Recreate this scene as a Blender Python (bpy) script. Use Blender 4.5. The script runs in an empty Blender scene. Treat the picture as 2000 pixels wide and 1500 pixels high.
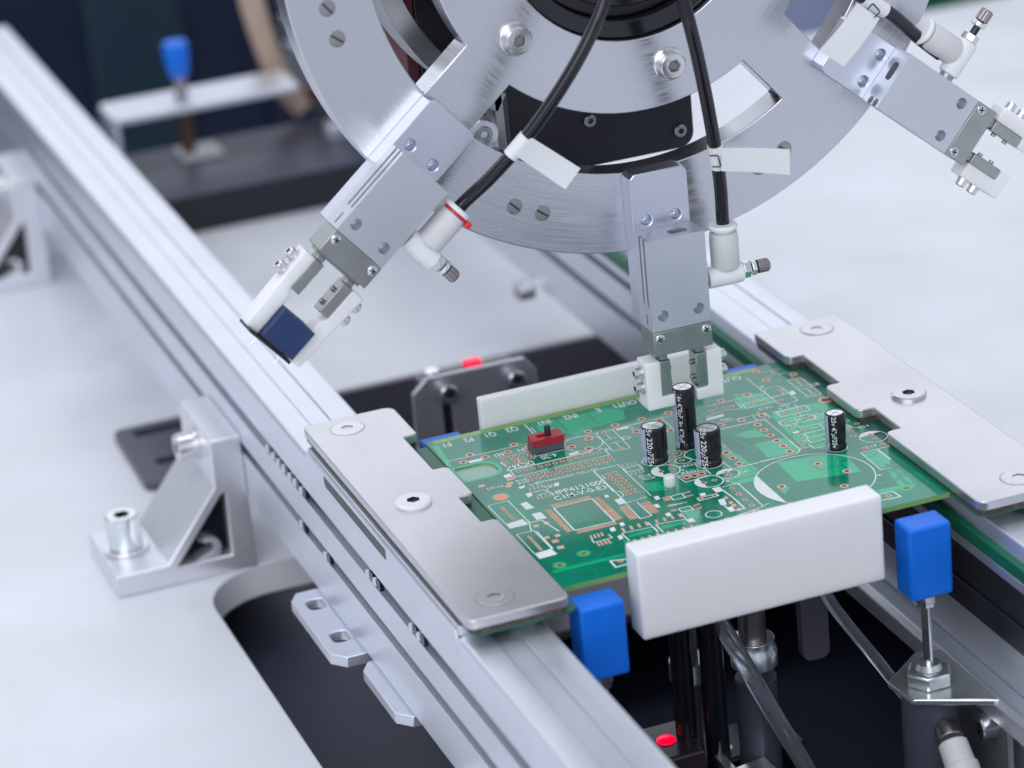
import bpy, bmesh, math, random
from mathutils import Vector, Matrix, Euler
random.seed(7)
S = 0.001                      # every number below is in millimetres
SC = bpy.context.scene
COL = SC.collection

# ------------------------------------------------------------------ camera
cam = bpy.data.cameras.new('camera')
cam.lens = 110.854; cam.sensor_width = 36.0; cam.sensor_fit = 'HORIZONTAL'
cam.clip_start = 0.05; cam.clip_end = 50
cam.dof.use_dof = True; cam.dof.focus_distance = 0.945; cam.dof.aperture_fstop = 10.5
cam.dof.aperture_blades = 0
camo = bpy.data.objects.new('camera', cam); COL.objects.link(camo); SC.camera = camo
right = Vector((0.93416752, -0.34485209, -0.09169554)); down = Vector((-0.21074197, -0.3258132, -0.92164721))
fwd = Vector((0.28795635, 0.88029699, -0.37703892))
m = Matrix((right, -down, -fwd)).transposed().to_4x4()
m.translation = Vector((-322.611, -822.322, 385.145)) * S
camo.matrix_world = m

# ------------------------------------------------------------------ light
world = bpy.data.worlds.new('World'); SC.world = world; world.use_nodes = True
bg = world.node_tree.nodes['Background']
bg.inputs[0].default_value = (0.80, 0.845, 0.97, 1); bg.inputs[1].default_value = 0.62
def area(name, loc, target, sx, sy, power, col):
    l = bpy.data.lights.new(name, 'AREA'); l.shape = 'RECTANGLE'; l.size = sx; l.size_y = sy
    l.energy = power; l.color = col
    o = bpy.data.objects.new(name, l); COL.objects.link(o); o.location = loc
    o.rotation_euler = (Vector(target) - Vector(loc)).to_track_quat('-Z', 'Y').to_euler(); return o
area('ceiling_light', (-0.7, 0.5, 1.9), (0.0, 0.1, 0.0), 0.7, 2.2, 8.5, (0.97, 0.98, 1.0))
area('ceiling_light', (0.9, 0.5, 1.9), (0.0, 0.1, 0.0), 0.7, 2.2, 8.5, (0.97, 0.98, 1.0))
area('front_fill', (-1.5, -2.3, 1.6), (0.0, 0.0, 0.05), 3.0, 2.2, 42, (0.96, 0.975, 1.0))     # soft fill added behind the camera to brighten the front faces
area('sheen_fill', (1.4, 4.6, 2.1), (0.0, 0.0, 0.2), 7.5, 2.6, 38, (0.92, 0.96, 1.0))   # unseen panel added ahead to give the board its pale sheen
SC.view_settings.view_transform = 'Standard'; SC.view_settings.look = 'None'
SC.view_settings.exposure = 0.17; SC.view_settings.gamma = 1.0
SC.view_settings.use_curve_mapping = False

# ------------------------------------------------------------------ materials
def mat(name, col, rough=0.5, metal=0.0, vary=0.06, bump=0.0, bscale=(600, 600, 600), nscale=40.0, coat=0.0, rvary=0.08, trans=0.0, emit=None, estr=0.0, ior=1.5, brush=None, sss=0.0):
    m = bpy.data.materials.new(name); m.use_nodes = True
    nt = m.node_tree; p = nt.nodes['Principled BSDF']; L = nt.links
    p.inputs['Metallic'].default_value = metal; p.inputs['IOR'].default_value = ior
    p.inputs['Coat Weight'].default_value = coat; p.inputs['Coat Roughness'].default_value = 0.08
    p.inputs['Transmission Weight'].default_value = trans
    if sss:
        p.inputs['Subsurface Weight'].default_value = sss; p.inputs['Subsurface Radius'].default_value = (1, 1, 1); p.inputs['Subsurface Scale'].default_value = 0.006
    if emit: p.inputs['Emission Color'].default_value = (*emit, 1); p.inputs['Emission Strength'].default_value = estr
    tc = nt.nodes.new('ShaderNodeTexCoord')
    n = nt.nodes.new('ShaderNodeTexNoise'); n.inputs['Scale'].default_value = nscale; n.inputs['Detail'].default_value = 5
    L.new(tc.outputs['Object'], n.inputs['Vector'])
    r = nt.nodes.new('ShaderNodeValToRGB'); r.color_ramp.elements[0].position = 0.3; r.color_ramp.elements[1].position = 0.7
    r.color_ramp.elements[0].color = (*[c * (1 - vary) for c in col], 1); r.color_ramp.elements[1].color = (*[min(1, c * (1 + vary)) for c in col], 1)
    L.new(n.outputs['Fac'], r.inputs['Fac']); L.new(r.outputs['Color'], p.inputs['Base Color'])
    mr = nt.nodes.new('ShaderNodeMapRange'); mr.inputs['To Min'].default_value = max(0.02, rough - rvary); mr.inputs['To Max'].default_value = rough + rvary
    if brush:
        mp = nt.nodes.new('ShaderNodeMapping'); mp.inputs['Scale'].default_value = brush
        n2 = nt.nodes.new('ShaderNodeTexNoise'); n2.inputs['Scale'].default_value = 1.0; n2.inputs['Detail'].default_value = 3
        L.new(tc.outputs['Object'], mp.inputs['Vector']); L.new(mp.outputs['Vector'], n2.inputs['Vector'])
        L.new(n2.outputs['Fac'], mr.inputs['Value'])
        b = nt.nodes.new('ShaderNodeBump'); b.inputs['Strength'].default_value = bump or 0.08; b.inputs['Distance'].default_value = 0.0001
        L.new(n2.outputs['Fac'], b.inputs['Height']); L.new(b.outputs['Normal'], p.inputs['Normal'])
    else:
        L.new(n.outputs['Fac'], mr.inputs['Value'])
        if bump:
            mp = nt.nodes.new('ShaderNodeMapping'); mp.inputs['Scale'].default_value = bscale
            n2 = nt.nodes.new('ShaderNodeTexNoise'); n2.inputs['Scale'].default_value = 1.0; n2.inputs['Detail'].default_value = 4
            L.new(tc.outputs['Object'], mp.inputs['Vector']); L.new(mp.outputs['Vector'], n2.inputs['Vector'])
            b = nt.nodes.new('ShaderNodeBump'); b.inputs['Strength'].default_value = bump; b.inputs['Distance'].default_value = 0.0002
            L.new(n2.outputs['Fac'], b.inputs['Height']); L.new(b.outputs['Normal'], p.inputs['Normal'])
    L.new(mr.outputs['Result'], p.inputs['Roughness'])
    return m
M = {}
M['table'] = mat('table_paint', (0.67, 0.69, 0.735), 0.36, 0, 0.10, bump=0.04, nscale=13, rvary=0.16)
M['floor'] = mat('dark_floor', (0.018, 0.020, 0.036), 0.85, nscale=15, ior=1.15)
M['lower'] = mat('dark_sheet', (0.085, 0.082, 0.108), 0.36, 0.1, 0.15, nscale=10)
M['strip_black'] = mat('black_strip', (0.02, 0.022, 0.03), 0.3, 0, 0.3, nscale=30)
M['lower2'] = mat('dull_steel_sheet', (0.42, 0.43, 0.48), 0.32, 0.6, 0.12, nscale=20)
M['underlay'] = mat('navy_underlay', (0.022, 0.025, 0.052), 0.6, 0, 0.08, nscale=15)
M['black'] = mat('black_plastic', (0.010, 0.010, 0.016), 0.35, nscale=60)
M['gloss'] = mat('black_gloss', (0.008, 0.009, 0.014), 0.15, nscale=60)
M['rail'] = mat('anodised_aluminium', (0.74, 0.77, 0.84), 0.40, 0.85, 0.03, brush=(2200, 12, 2200), bump=0.05)
M['alu'] = mat('machined_aluminium', (0.70, 0.72, 0.79), 0.36, 1.0, 0.03, brush=(30, 2500, 2500), bump=0.10)
M['alu_h'] = mat('milled_aluminium', (0.76, 0.77, 0.82), 0.40, 0.75, 0.05, brush=(60, 900, 2600), bump=0.12)
M['body'] = mat('gripper_aluminium', (0.64, 0.67, 0.72), 0.40, 0.9, 0.03, bump=0.04, nscale=60)
M['arm'] = mat('arm_aluminium', (0.68, 0.71, 0.80), 0.33, 1.0, 0.03, brush=(2500, 600, 60), bump=0.06)
M['plate'] = mat('clamp_steel', (0.64, 0.635, 0.66), 0.33, 0.92, 0.08, brush=(1600, 60, 500), bump=0.03, nscale=22, rvary=0.06)
M['steel'] = mat('steel_dark', (0.36, 0.37, 0.38), 0.38, 1.0, 0.06, bump=0.06)
M['jaw'] = mat('jaw_steel', (0.40, 0.42, 0.40), 0.34, 1.0, 0.08, bump=0.06, nscale=120)
M['zinc'] = mat('bright_zinc', (0.74, 0.79, 0.80), 0.24, 0.85, 0.05, nscale=200)
M['screw'] = mat('stainless_screw', (0.72, 0.72, 0.74), 0.24, 1.0, 0.05, nscale=200)
M['pale_screw'] = mat('pale_screw', (0.86, 0.87, 0.90), 0.40, 0.15, 0.03, nscale=200)
M['socket'] = mat('socket_shadow', (0.10, 0.10, 0.11), 0.4, 1.0, nscale=200)
M['pom'] = mat('white_acetal', (0.83, 0.84, 0.86), 0.42, 0, 0.025, nscale=30, sss=0.65, bump=0.03)
M['tag'] = mat('white_label', (0.80, 0.82, 0.83), 0.5, 0, 0.02, nscale=60, sss=0.1)
M['fit'] = mat('pale_grey_plastic', (0.66, 0.66, 0.67), 0.45, 0, 0.03, nscale=90)
M['ring'] = mat('white_plastic', (0.80, 0.82, 0.83), 0.4, 0, 0.03, nscale=90)
M['red_ring'] = mat('red_plastic', (0.75, 0.03, 0.05), 0.35, nscale=90)
M['knob'] = mat('brown_nickel', (0.36, 0.33, 0.34), 0.38, 1.0, 0.1, nscale=150)
M['tube'] = mat('black_tube', (0.008, 0.007, 0.014), 0.16, 0, 0.1, nscale=80)
M['blue'] = mat('blue_rubber', (0.000, 0.155, 0.74), 0.45, 0, 0.10, nscale=90, bump=0.05)
M['mask'] = mat('solder_mask', (0.000, 0.205, 0.122), 0.10, 0, 0.16, nscale=45, rvary=0.02)
M['pour'] = mat('solder_mask_over_copper', (0.005, 0.43, 0.215), 0.10, 0, 0.10, nscale=45, rvary=0.02)
M['trace'] = mat('solder_mask_over_trace', (0.002, 0.26, 0.145), 0.10, 0, 0.10, nscale=45, rvary=0.02)
M['fr4'] = mat('board_edge', (0.20, 0.38, 0.12), 0.5, 0, 0.10, nscale=90)
M['edge'] = mat('olive_edge_strip', (0.17, 0.40, 0.07), 0.15, 0, 0.25, nscale=60)
M['backing'] = mat('pale_backing', (0.26, 0.46, 0.36), 0.25, 0, 0.06, nscale=50)
M['silk'] = mat('silkscreen_ink', (0.80, 0.84, 0.85), 0.5, 0, 0.05, nscale=300)
M['copper'] = mat('copper_pad', (0.78, 0.46, 0.36), 0.45, 0.1, 0.12, nscale=300)
M['tan'] = mat('flat_copper', (0.56, 0.37, 0.26), 0.50, 0.2, 0.12, nscale=300)
M['drill'] = mat('drilled_hole', (0.20, 0.016, 0.010), 0.5, 0, 0.3, nscale=300)
M['hole_dark'] = mat('dark_hole', (0.05, 0.045, 0.012), 0.5, 0, 0.3, nscale=300)
M['orange'] = mat('fiducial_copper', (1.0, 0.36, 0.20), 0.4, 0.0, 0.15, nscale=150)
M['liner'] = mat('green_liner', (0.010, 0.12, 0.085), 0.4, 0, 0.15, nscale=80)
M['cork'] = mat('dark_gasket', (0.07, 0.055, 0.045), 0.7, 0, 0.5, bump=0.3, bscale=(1200, 1200, 1200), nscale=700)
M['sleeve'] = mat('cap_sleeve', (0.014, 0.010, 0.020), 0.22, 0, 0.2, nscale=120)
M['stripe'] = mat('cap_stripe', (0.42, 0.45, 0.60), 0.3, 0, 0.05, nscale=120)
M['captop'] = mat('cap_aluminium', (0.82, 0.84, 0.87), 0.32, 0.9, 0.05, nscale=150)
M['red'] = mat('red_switch', (0.40, 0.015, 0.03), 0.38, 0, 0.1, nscale=120)
M['grey'] = mat('grey_switch', (0.085, 0.095, 0.12), 0.5, 0, 0.1, nscale=120)
M['navy'] = mat('navy_component', (0.012, 0.035, 0.115), 0.42, 0, 0.1, nscale=90)
M['belt'] = mat('green_belt', (0.005, 0.13, 0.075), 0.45, 0, 0.15, nscale=50)
M['motor'] = mat('motor_black', (0.014, 0.012, 0.022), 0.4, 0, 0.15, nscale=40)
M['maroon'] = mat('maroon_edge', (0.10, 0.02, 0.03), 0.4, nscale=50)
M['hose'] = mat('tan_hose', (0.48, 0.36, 0.27), 0.5, 0, 0.06, nscale=30)
M['brass'] = mat('brown_stem', (0.16, 0.09, 0.05), 0.4, 0.5, 0.1, nscale=80)
M['cabinet'] = mat('navy_cabinet', (0.008, 0.016, 0.050), 0.5, 0, 0.3, nscale=5)
M['teal'] = mat('teal_panel', (0.009, 0.032, 0.052), 0.5, 0, 0.2, nscale=6)
M['bluewall'] = mat('blue_panel', (0.36, 0.42, 0.66), 0.5, 0, 0.1, nscale=6)
M['beam'] = mat('dark_beam', (0.085, 0.090, 0.125), 0.4, 0.2, 0.12, nscale=12)
M['beamf'] = mat('black_beam', (0.010, 0.011, 0.02), 0.5, 0, 0.1, nscale=12)
M['led'] = mat('red_led', (0.8, 0.0, 0.03), 0.3, emit=(1.0, 0.0, 0.04), estr=0.9)
M['sensor'] = mat('sensor_black', (0.03, 0.02, 0.028), 0.25, 0, 0.1, nscale=80)
M['clear'] = mat('clear_tube', (0.75, 0.82, 0.90), 0.08, 0, 0.03, trans=0.92, ior=1.35, nscale=50)
M['chain'] = mat('chain_pin', (0.72, 0.78, 0.84), 0.25, 0.8, nscale=200)

# ------------------------------------------------------------------ helpers
ORG = {}
def tag(o, label=None, cat=None, group=None, kind=None):
    if label: o['label'] = label
    if cat: o['category'] = cat
    if group: o['group'] = group
    if kind: o['kind'] = kind
    return o
def thing(name, label, cat, loc=(0, 0, 0), group=None, rot=None):
    o = bpy.data.objects.new(name, None); COL.objects.link(o); o.empty_display_size = 0.005
    o.location = Vector(loc) * S
    if rot is not None: o.rotation_euler = rot; ORG[o.name] = Vector((0, 0, 0))
    else: ORG[o.name] = Vector(loc)
    return tag(o, label, cat, group)
def circle(cx, cy, r, n=32, a0=0.0, a1=2 * math.pi):
    full = abs(a1 - a0 - 2 * math.pi) < 1e-6
    k = n if full else n + 1
    return [(cx + r * math.cos(a0 + (a1 - a0) * i / n), cy + r * math.sin(a0 + (a1 - a0) * i / n)) for i in range(k)]
def rpoly(pts, seg=6):
    """polygon from (x, y, radius)"""
    out = []; n = len(pts)
    for i in range(n):
        x, y, r = pts[i]; p = Vector((x, y))
        if r <= 0: out.append((x, y)); continue
        a = Vector(pts[i - 1][:2]) - p; b = Vector(pts[(i + 1) % n][:2]) - p
        a.normalize(); b.normalize()
        ang = a.angle(b); d = r / math.tan(ang / 2)
        s = p + a * d; e = p + b * d
        c = p + (a + b).normalized() * (r / math.sin(ang / 2))
        v0 = s - c; v1 = e - c; tot = v0.angle_signed(v1)
        for k in range(seg + 1):
            t = -tot * k / seg
            out.append((c.x + v0.x * math.cos(t) - v0.y * math.sin(t), c.y + v0.x * math.sin(t) + v0.y * math.cos(t)))
    return out
class MB:
    def __init__(s): s.v = []; s.f = []; s.mi = []; s.M = Matrix.Identity(4); s.cur = 0; s.cuts = None
    def add(s, vs, fs):
        o = len(s.v); s.v += [tuple(s.M @ Vector(p)) for p in vs]
        s.f += [tuple(o + i for i in f) for f in fs]; s.mi += [s.cur] * len(fs); return s
    def box(s, x0, x1, y0, y1, z0, z1):
        return s.add([(x0, y0, z0), (x1, y0, z0), (x1, y1, z0), (x0, y1, z0), (x0, y0, z1), (x1, y0, z1), (x1, y1, z1), (x0, y1, z1)],
                     [(3, 2, 1, 0), (4, 5, 6, 7), (0, 1, 5, 4), (1, 2, 6, 5), (2, 3, 7, 6), (3, 0, 4, 7)])
    def prism(s, poly, a, b, axis='z', holes=()):
        mp = {'z': lambda p, h: (p[0], p[1], h), 'y': lambda p, h: (p[0], h, p[1]), 'x': lambda p, h: (h, p[0], p[1])}[axis]
        if holes:
            if s.cuts is None: s.cuts = MB()
            s.cuts.M = s.M.copy(); e = 0.5 if b > a else -0.5
            for h in holes: s.cuts.prism(list(h), a - e, b + e, axis)
        p_ = list(poly); n = len(p_)
        vs = [mp(p, a) for p in p_] + [mp(p, b) for p in p_]
        fs = [tuple(range(n)), tuple(range(2 * n - 1, n - 1, -1))] + [(i, (i + 1) % n, (i + 1) % n + n, i + n) for i in range(n)]
        return s.add(vs, fs)
    def lathe(s, prof, n=32, hexfrom=None, close=True):
        vs = []; fs = []
        for k, (r, h) in enumerate(prof):
            for i in range(n):
                a = 2 * math.pi * i / n; rr = r
                if hexfrom is not None and k >= hexfrom:
                    q = (a % (math.pi / 3)) - math.pi / 6; rr = r * math.cos(math.pi / 6) / math.cos(q)
                vs.append((rr * math.cos(a), rr * math.sin(a), h))
        for k in range(len(prof) - 1):
            for i in range(n):
                j = (i + 1) % n; fs.append((k * n + i, k * n + j, (k + 1) * n + j, (k + 1) * n + i))
        if close: fs.append(tuple(range(n - 1, -1, -1))); fs.append(tuple(range((len(prof) - 1) * n, len(prof) * n)))
        return s.add(vs, fs)
    def at(s, loc, d=(0, 0, 1), spin=0.0):
        s.M = Matrix.Translation(Vector(loc)) @ Vector(d).to_track_quat('Z', 'Y').to_matrix().to_4x4() @ Matrix.Rotation(spin, 4, 'Z'); return s
    def cyl(s, p0, p1, r, n=24, r1=None):
        m0 = s.M.copy(); p0 = Vector(p0); p1 = Vector(p1)
        s.M = m0 @ Matrix.Translation(p0) @ (p1 - p0).to_track_quat('Z', 'Y').to_matrix().to_4x4()
        s.lathe([(r, 0), (r if r1 is None else r1, (p1 - p0).length)], n); s.M = m0; return s
    def tube(s, pts, r, n=14, per=8):
        P = [Vector(p) for p in pts]; c = []
        for i in range(len(P) - 1):
            p0 = P[max(i - 1, 0)]; p1 = P[i]; p2 = P[i + 1]; p3 = P[min(i + 2, len(P) - 1)]
            for k in range(per):
                t = k / per
                c.append(0.5 * ((2 * p1) + (p2 - p0) * t + (2 * p0 - 5 * p1 + 4 * p2 - p3) * t * t + (3 * p1 - p0 - 3 * p2 + p3) * t ** 3))
        c.append(P[-1]); vs = []; fs = []; up = Vector((0.3, 1, 0.2)).normalized()
        for i, p in enumerate(c):
            d = (c[min(i + 1, len(c) - 1)] - c[max(i - 1, 0)]).normalized()
            a = d.cross(up).normalized(); b = d.cross(a)
            vs += [tuple(p + r * (math.cos(2 * math.pi * k / n) * a + math.sin(2 * math.pi * k / n) * b)) for k in range(n)]
        for i in range(len(c) - 1):
            for k in range(n):
                j = (k + 1) % n; fs.append((i * n + k, i * n + j, (i + 1) * n + j, (i + 1) * n + k))
        fs.append(tuple(range(n))); fs.append(tuple(range((len(c) - 1) * n, len(c) * n)))
        return s.add(vs, fs)
    def mesh(s, name, mats, org=Vector((0, 0, 0)), smooth=35, fix=True):
        me = bpy.data.meshes.new(name)
        me.from_pydata([tuple((Vector(p) - org) * S) for p in s.v], [], s.f)
        for mt in mats: me.materials.append(M[mt])
        me.polygons.foreach_set('material_index', s.mi); me.validate()
        if fix:
            b = bmesh.new(); b.from_mesh(me); bmesh.ops.recalc_face_normals(b, faces=b.faces); b.to_mesh(me); b.free()
        me.polygons.foreach_set('use_smooth', [True] * len(me.polygons)); me.set_sharp_from_angle(angle=math.radians(smooth))
        return me
    def build(s, name, mats, parent=None, bevel=0, seg=2, smooth=35, fix=True, cut=None):
        if isinstance(mats, str): mats = [mats]
        org = Vector((0, 0, 0))
        if parent is not None: org = ORG[parent.name]
        me = s.mesh(name, mats, org, smooth, fix)
        o = bpy.data.objects.new(name, me); COL.objects.link(o); ORG[o.name] = org
        if parent is not None: o.parent = parent
        if s.cuts is not None:
            if cut is None: cut = s.cuts
            else: cut.add(s.cuts.v, s.cuts.f)
        if cut is not None:
            cm = cut.mesh('cutter', mats[-1:], org, smooth); co = bpy.data.objects.new('cutter', cm); COL.objects.link(co)
            bo = o.modifiers.new('cut', 'BOOLEAN'); bo.operation = 'DIFFERENCE'; bo.object = co; bo.solver = 'EXACT'; bo.use_self = True
            dg = bpy.context.evaluated_depsgraph_get(); dg.update()
            # evaluate without the parent's transform: both meshes live in the same local space
            pw = o.parent; o.parent = None; bpy.context.view_layer.update(); dg = bpy.context.evaluated_depsgraph_get()
            nm = bpy.data.meshes.new_from_object(o.evaluated_get(dg)); o.modifiers.clear(); o.data = nm; nm.name = name; o.parent = pw
            bpy.data.objects.remove(co)
            nm.polygons.foreach_set('use_smooth', [True] * len(nm.polygons)); nm.set_sharp_from_angle(angle=math.radians(smooth))
        if bevel:
            b = o.modifiers.new('edge', 'BEVEL'); b.width = bevel * S; b.segments = seg; b.limit_method = 'ANGLE'; b.angle_limit = math.radians(40); b.harden_normals = False
        return o
def inst(name, me, parent, loc, rot=None):
    o = bpy.data.objects.new(name, me); COL.objects.link(o); o.parent = parent
    o.location = (Vector(loc) - ORG[parent.name]) * S
    if rot is not None: o.rotation_euler = rot
    ORG[o.name] = ORG[parent.name]; return o
def sock(mb, loc, d, r, h, hexr, depth, cham=0.3, spin=0.0):
    """socket head: material 0 metal, 1 dark socket"""
    mb.at(loc, d, spin)
    mb.cur = 0; mb.lathe([(r, 0), (r, h - cham), (r - cham, h), (hexr * 1.12, h)], 36, close=False)
    mb.lathe([(hexr * 1.12, h), (hexr, h - 0.05)], 36, hexfrom=1, close=False)
    mb.cur = 1; mb.lathe([(hexr, h - 0.05), (hexr, h - depth), (0.02, h - depth - 0.1)], 36, hexfrom=0, close=False)
    mb.M = Matrix.Identity(4); mb.cur = 0; return mb
def csk(mb, loc, r, hexr, d=(0, 0, 1), spin=0.3):
    """countersunk screw, slightly proud or flush, with a thin dark ring round it"""
    mb.at(loc, d, spin); mb.cur = 2; mb.lathe([(r + 0.35, -0.4), (r + 0.35, 0.03), (r - 0.1, 0.03)], 40, close=False)
    mb.M = Matrix.Identity(4); sock(mb, loc, d, r, 0.25, hexr, 1.6, 0.2, spin); return mb
def text_mesh(body, size):
    c = bpy.data.curves.new('lettering', 'FONT'); c.body = body; c.size = size; c.align_x = 'CENTER'; c.align_y = 'CENTER'; c.resolution_u = 3; c.offset = size * 0.010
    o = bpy.data.objects.new('lettering', c); COL.objects.link(o)
    dg = bpy.context.evaluated_depsgraph_get(); me = bpy.data.meshes.new_from_object(o.evaluated_get(dg))
    bpy.data.objects.remove(o); bpy.data.curves.remove(c); return me
def disc_mat():
    """turned aluminium: fine circular brushing round the wheel's axle"""
    m = mat('turned_aluminium', (0.62, 0.635, 0.69), 0.36, 1.0, 0.03)
    nt = m.node_tree; p = nt.nodes['Principled BSDF']; L = nt.links
    tc = nt.nodes.new('ShaderNodeTexCoord'); sx = nt.nodes.new('ShaderNodeSeparateXYZ'); L.new(tc.outputs['Object'], sx.inputs[0])
    cx = nt.nodes.new('ShaderNodeCombineXYZ'); L.new(sx.outputs['X'], cx.inputs['X']); L.new(sx.outputs['Z'], cx.inputs['Y'])
    ln = nt.nodes.new('ShaderNodeVectorMath'); ln.operation = 'LENGTH'; L.new(cx.outputs[0], ln.inputs[0])
    at = nt.nodes.new('ShaderNodeMath'); at.operation = 'ARCTAN2'; L.new(sx.outputs['Z'], at.inputs[0]); L.new(sx.outputs['X'], at.inputs[1])
    c2 = nt.nodes.new('ShaderNodeCombineXYZ')
    mu = nt.nodes.new('ShaderNodeMath'); mu.operation = 'MULTIPLY'; mu.inputs[1].default_value = 1500; L.new(ln.outputs['Value'], mu.inputs[0])
    m2 = nt.nodes.new('ShaderNodeMath'); m2.operation = 'MULTIPLY'; m2.inputs[1].default_value = 3.0; L.new(at.outputs[0], m2.inputs[0])
    L.new(mu.outputs[0], c2.inputs['X']); L.new(m2.outputs[0], c2.inputs['Y'])
    n = nt.nodes.new('ShaderNodeTexNoise'); n.inputs['Scale'].default_value = 1.0; n.inputs['Detail'].default_value = 3; L.new(c2.outputs[0], n.inputs['Vector'])
    mr = nt.nodes.new('ShaderNodeMapRange'); mr.inputs['From Min'].default_value = 0.3; mr.inputs['From Max'].default_value = 0.7; mr.inputs['To Min'].default_value = 0.19; mr.inputs['To Max'].default_value = 0.32
    L.new(n.outputs['Fac'], mr.inputs['Value']); L.new(mr.outputs['Result'], p.inputs['Roughness'])
    b = nt.nodes.new('ShaderNodeBump'); b.inputs['Strength'].default_value = 0.045; b.inputs['Distance'].default_value = 0.0001
    L.new(n.outputs['Fac'], b.inputs['Height']); L.new(b.outputs['Normal'], p.inputs['Normal'])
    cr = nt.nodes.new('ShaderNodeValToRGB'); cr.color_ramp.elements[0].position = 0.32; cr.color_ramp.elements[1].position = 0.68
    cr.color_ramp.elements[0].color = (0.60, 0.61, 0.66, 1); cr.color_ramp.elements[1].color = (0.655, 0.665, 0.715, 1)
    L.new(n.outputs['Fac'], cr.inputs['Fac']); L.new(cr.outputs['Color'], p.inputs['Base Color'])
    p.inputs['Anisotropic'].default_value = 0.5
    tg = nt.nodes.new('ShaderNodeTangent'); tg.direction_type = 'RADIAL'; tg.axis = 'Y'; L.new(tg.outputs[0], p.inputs['Tangent'])
    return m
M['disc'] = disc_mat()

# ------------------------------------------------------------------ board artwork measured in mm
PADS=[(-63.34,25.68,'m'),(-59.66,30.04,'m'),(-56.1,25.76,'m'),(-52.2,17.35,'s'),(-52.19,19.77,'s'),(-52.11,22.17,'s'),(-51.1,9.97,'s'),(-50.01,2.23,'s'),(-49.97,4.64,'s'),(-49.09,22.17,'s'),(-49.06,17.14,'s'),(-49.0,19.81,'s'),(-48.83,25.83,'m'),(-48.71,9.97,'s'),(-47.76,-64.36,'s'),(-47.59,2.23,'s'),(-47.55,4.64,'s'),(-46.98,22.07,'s'),(-46.88,17.26,'s'),(-46.88,19.63,'s'),(-46.32,9.97,'s'),(-45.17,2.22,'s'),(-45.12,4.64,'s'),(-45.12,29.97,'m'),(-43.93,9.97,'s'),(-43.8,22.12,'s'),(-43.75,19.9,'s'),(-43.68,17.41,'s'),(-42.75,2.22,'s'),(-42.7,4.63,'s'),(-41.79,25.8,'m'),(-41.54,9.97,'s'),(-40.33,2.22,'s'),(-40.27,4.63,'s'),(-39.15,9.97,'s'),(-37.91,2.21,'s'),(-37.85,4.63,'s'),(-36.77,9.98,'s'),(-35.5,2.21,'s'),(-35.42,4.63,'s'),(-34.38,9.98,'s'),(-33.08,2.2,'s'),(-33.0,4.63,'s'),(-31.99,9.98,'s'),(-30.66,2.2,'s'),(-30.57,4.63,'s'),(-30.23,18.79,'m'),(-29.6,9.98,'s'),(-28.44,-6.4,'s'),(-28.43,-8.78,'s'),(-28.42,-11.17,'s'),(-28.41,-15.93,'s'),(-28.41,-13.55,'s'),(-28.4,-18.31,'s'),(-28.39,-20.7,'s'),(-28.38,-23.08,'s'),(-28.24,2.2,'s'),(-28.15,4.62,'s'),(-27.21,9.98,'s'),(-26.18,14.66,'m'),(-26.05,-6.37,'s'),(-26.04,-8.77,'s'),(-26.03,-11.17,'s'),(-26.02,-15.96,'s'),(-26.02,-13.57,'s'),(-26.01,-18.36,'s'),(-26.0,-20.76,'s'),(-25.99,-23.16,'s'),(-25.82,2.19,'s'),(-25.72,4.62,'s'),(-24.82,9.98,'s'),(-23.41,21.68,'m'),(-23.4,2.19,'s'),(-23.3,4.62,'s'),(-21.62,27.05,'m'),(-17.6,23.38,'s'),(-17.51,9.13,'s'),(-13.9,-13.3,'s'),(-12.51,27.06,'m'),(-11.4,-37.39,'s'),(-10.47,-13.2,'s'),(-10.16,-54.9,'m'),(-8.93,-21.31,'m'),(-8.66,18.76,'m'),(-7.0,-37.59,'s'),(-6.45,-21.36,'m'),(-6.09,-27.62,'s'),(-5.24,-8.99,'s'),(-4.86,-3.05,'s'),(-4.04,-21.29,'m'),(-3.5,27.08,'m'),(-2.65,-27.56,'s'),(-2.41,-3.24,'s'),(-0.91,-54.63,'m'),(-0.53,-40.52,'s'),(-0.51,-35.64,'s'),(-0.48,-45.15,'s'),(-0.45,-49.66,'s'),(0.71,13.73,'m'),(1.07,23.18,'m'),(2.62,-26.75,'s'),(2.7,-24.19,'s'),(5.58,27.1,'m'),(8.47,-20.56,'m'),(8.59,-15.65,'m'),(8.6,-10.95,'m'),(8.85,-6.17,'m'),(12.55,-42.36,'m'),(15.59,9.43,'m'),(17.63,21.08,'s'),(19.92,21.06,'s'),(22.29,21.06,'s'),(22.71,9.48,'m'),(23.52,26.96,'m'),(24.68,21.12,'s'),(25.23,-20.43,'m'),(25.35,-15.72,'m'),(25.37,-10.96,'m'),(25.4,-6.21,'m'),(25.42,-1.45,'m'),(25.44,3.3,'m'),(28.37,-51.68,'m'),(28.54,-33.22,'m'),(29.71,9.42,'m'),(29.82,-20.26,'s'),(30.59,19.72,'s'),(31.04,-16.08,'s'),(32.48,26.92,'m'),(32.61,0.22,'s'),(32.89,-12.13,'s'),(32.91,-3.9,'s'),(32.99,22.11,'s'),(33.69,-42.52,'m'),(35.32,19.74,'s'),(35.62,-8.19,'s'),(36.34,-64.62,'s'),(36.92,7.1,'s'),(39.3,3.66,'s'),(39.64,17.26,'s'),(41.69,7.2,'s'),(42.22,0.08,'s'),(42.61,34.54,'m'),(42.74,42.95,'m'),(42.9,24.49,'s'),(45.6,-30.37,'s'),(46.63,-20.48,'s'),(47.83,-16.15,'s'),(50.1,-8.53,'s'),(50.49,15.84,'s'),(50.57,30.06,'s'),(51.3,-25.58,'s'),(51.33,-22.18,'s'),(51.4,-30.39,'s'),(51.72,-12.16,'s'),(52.07,34.45,'m')]
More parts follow.
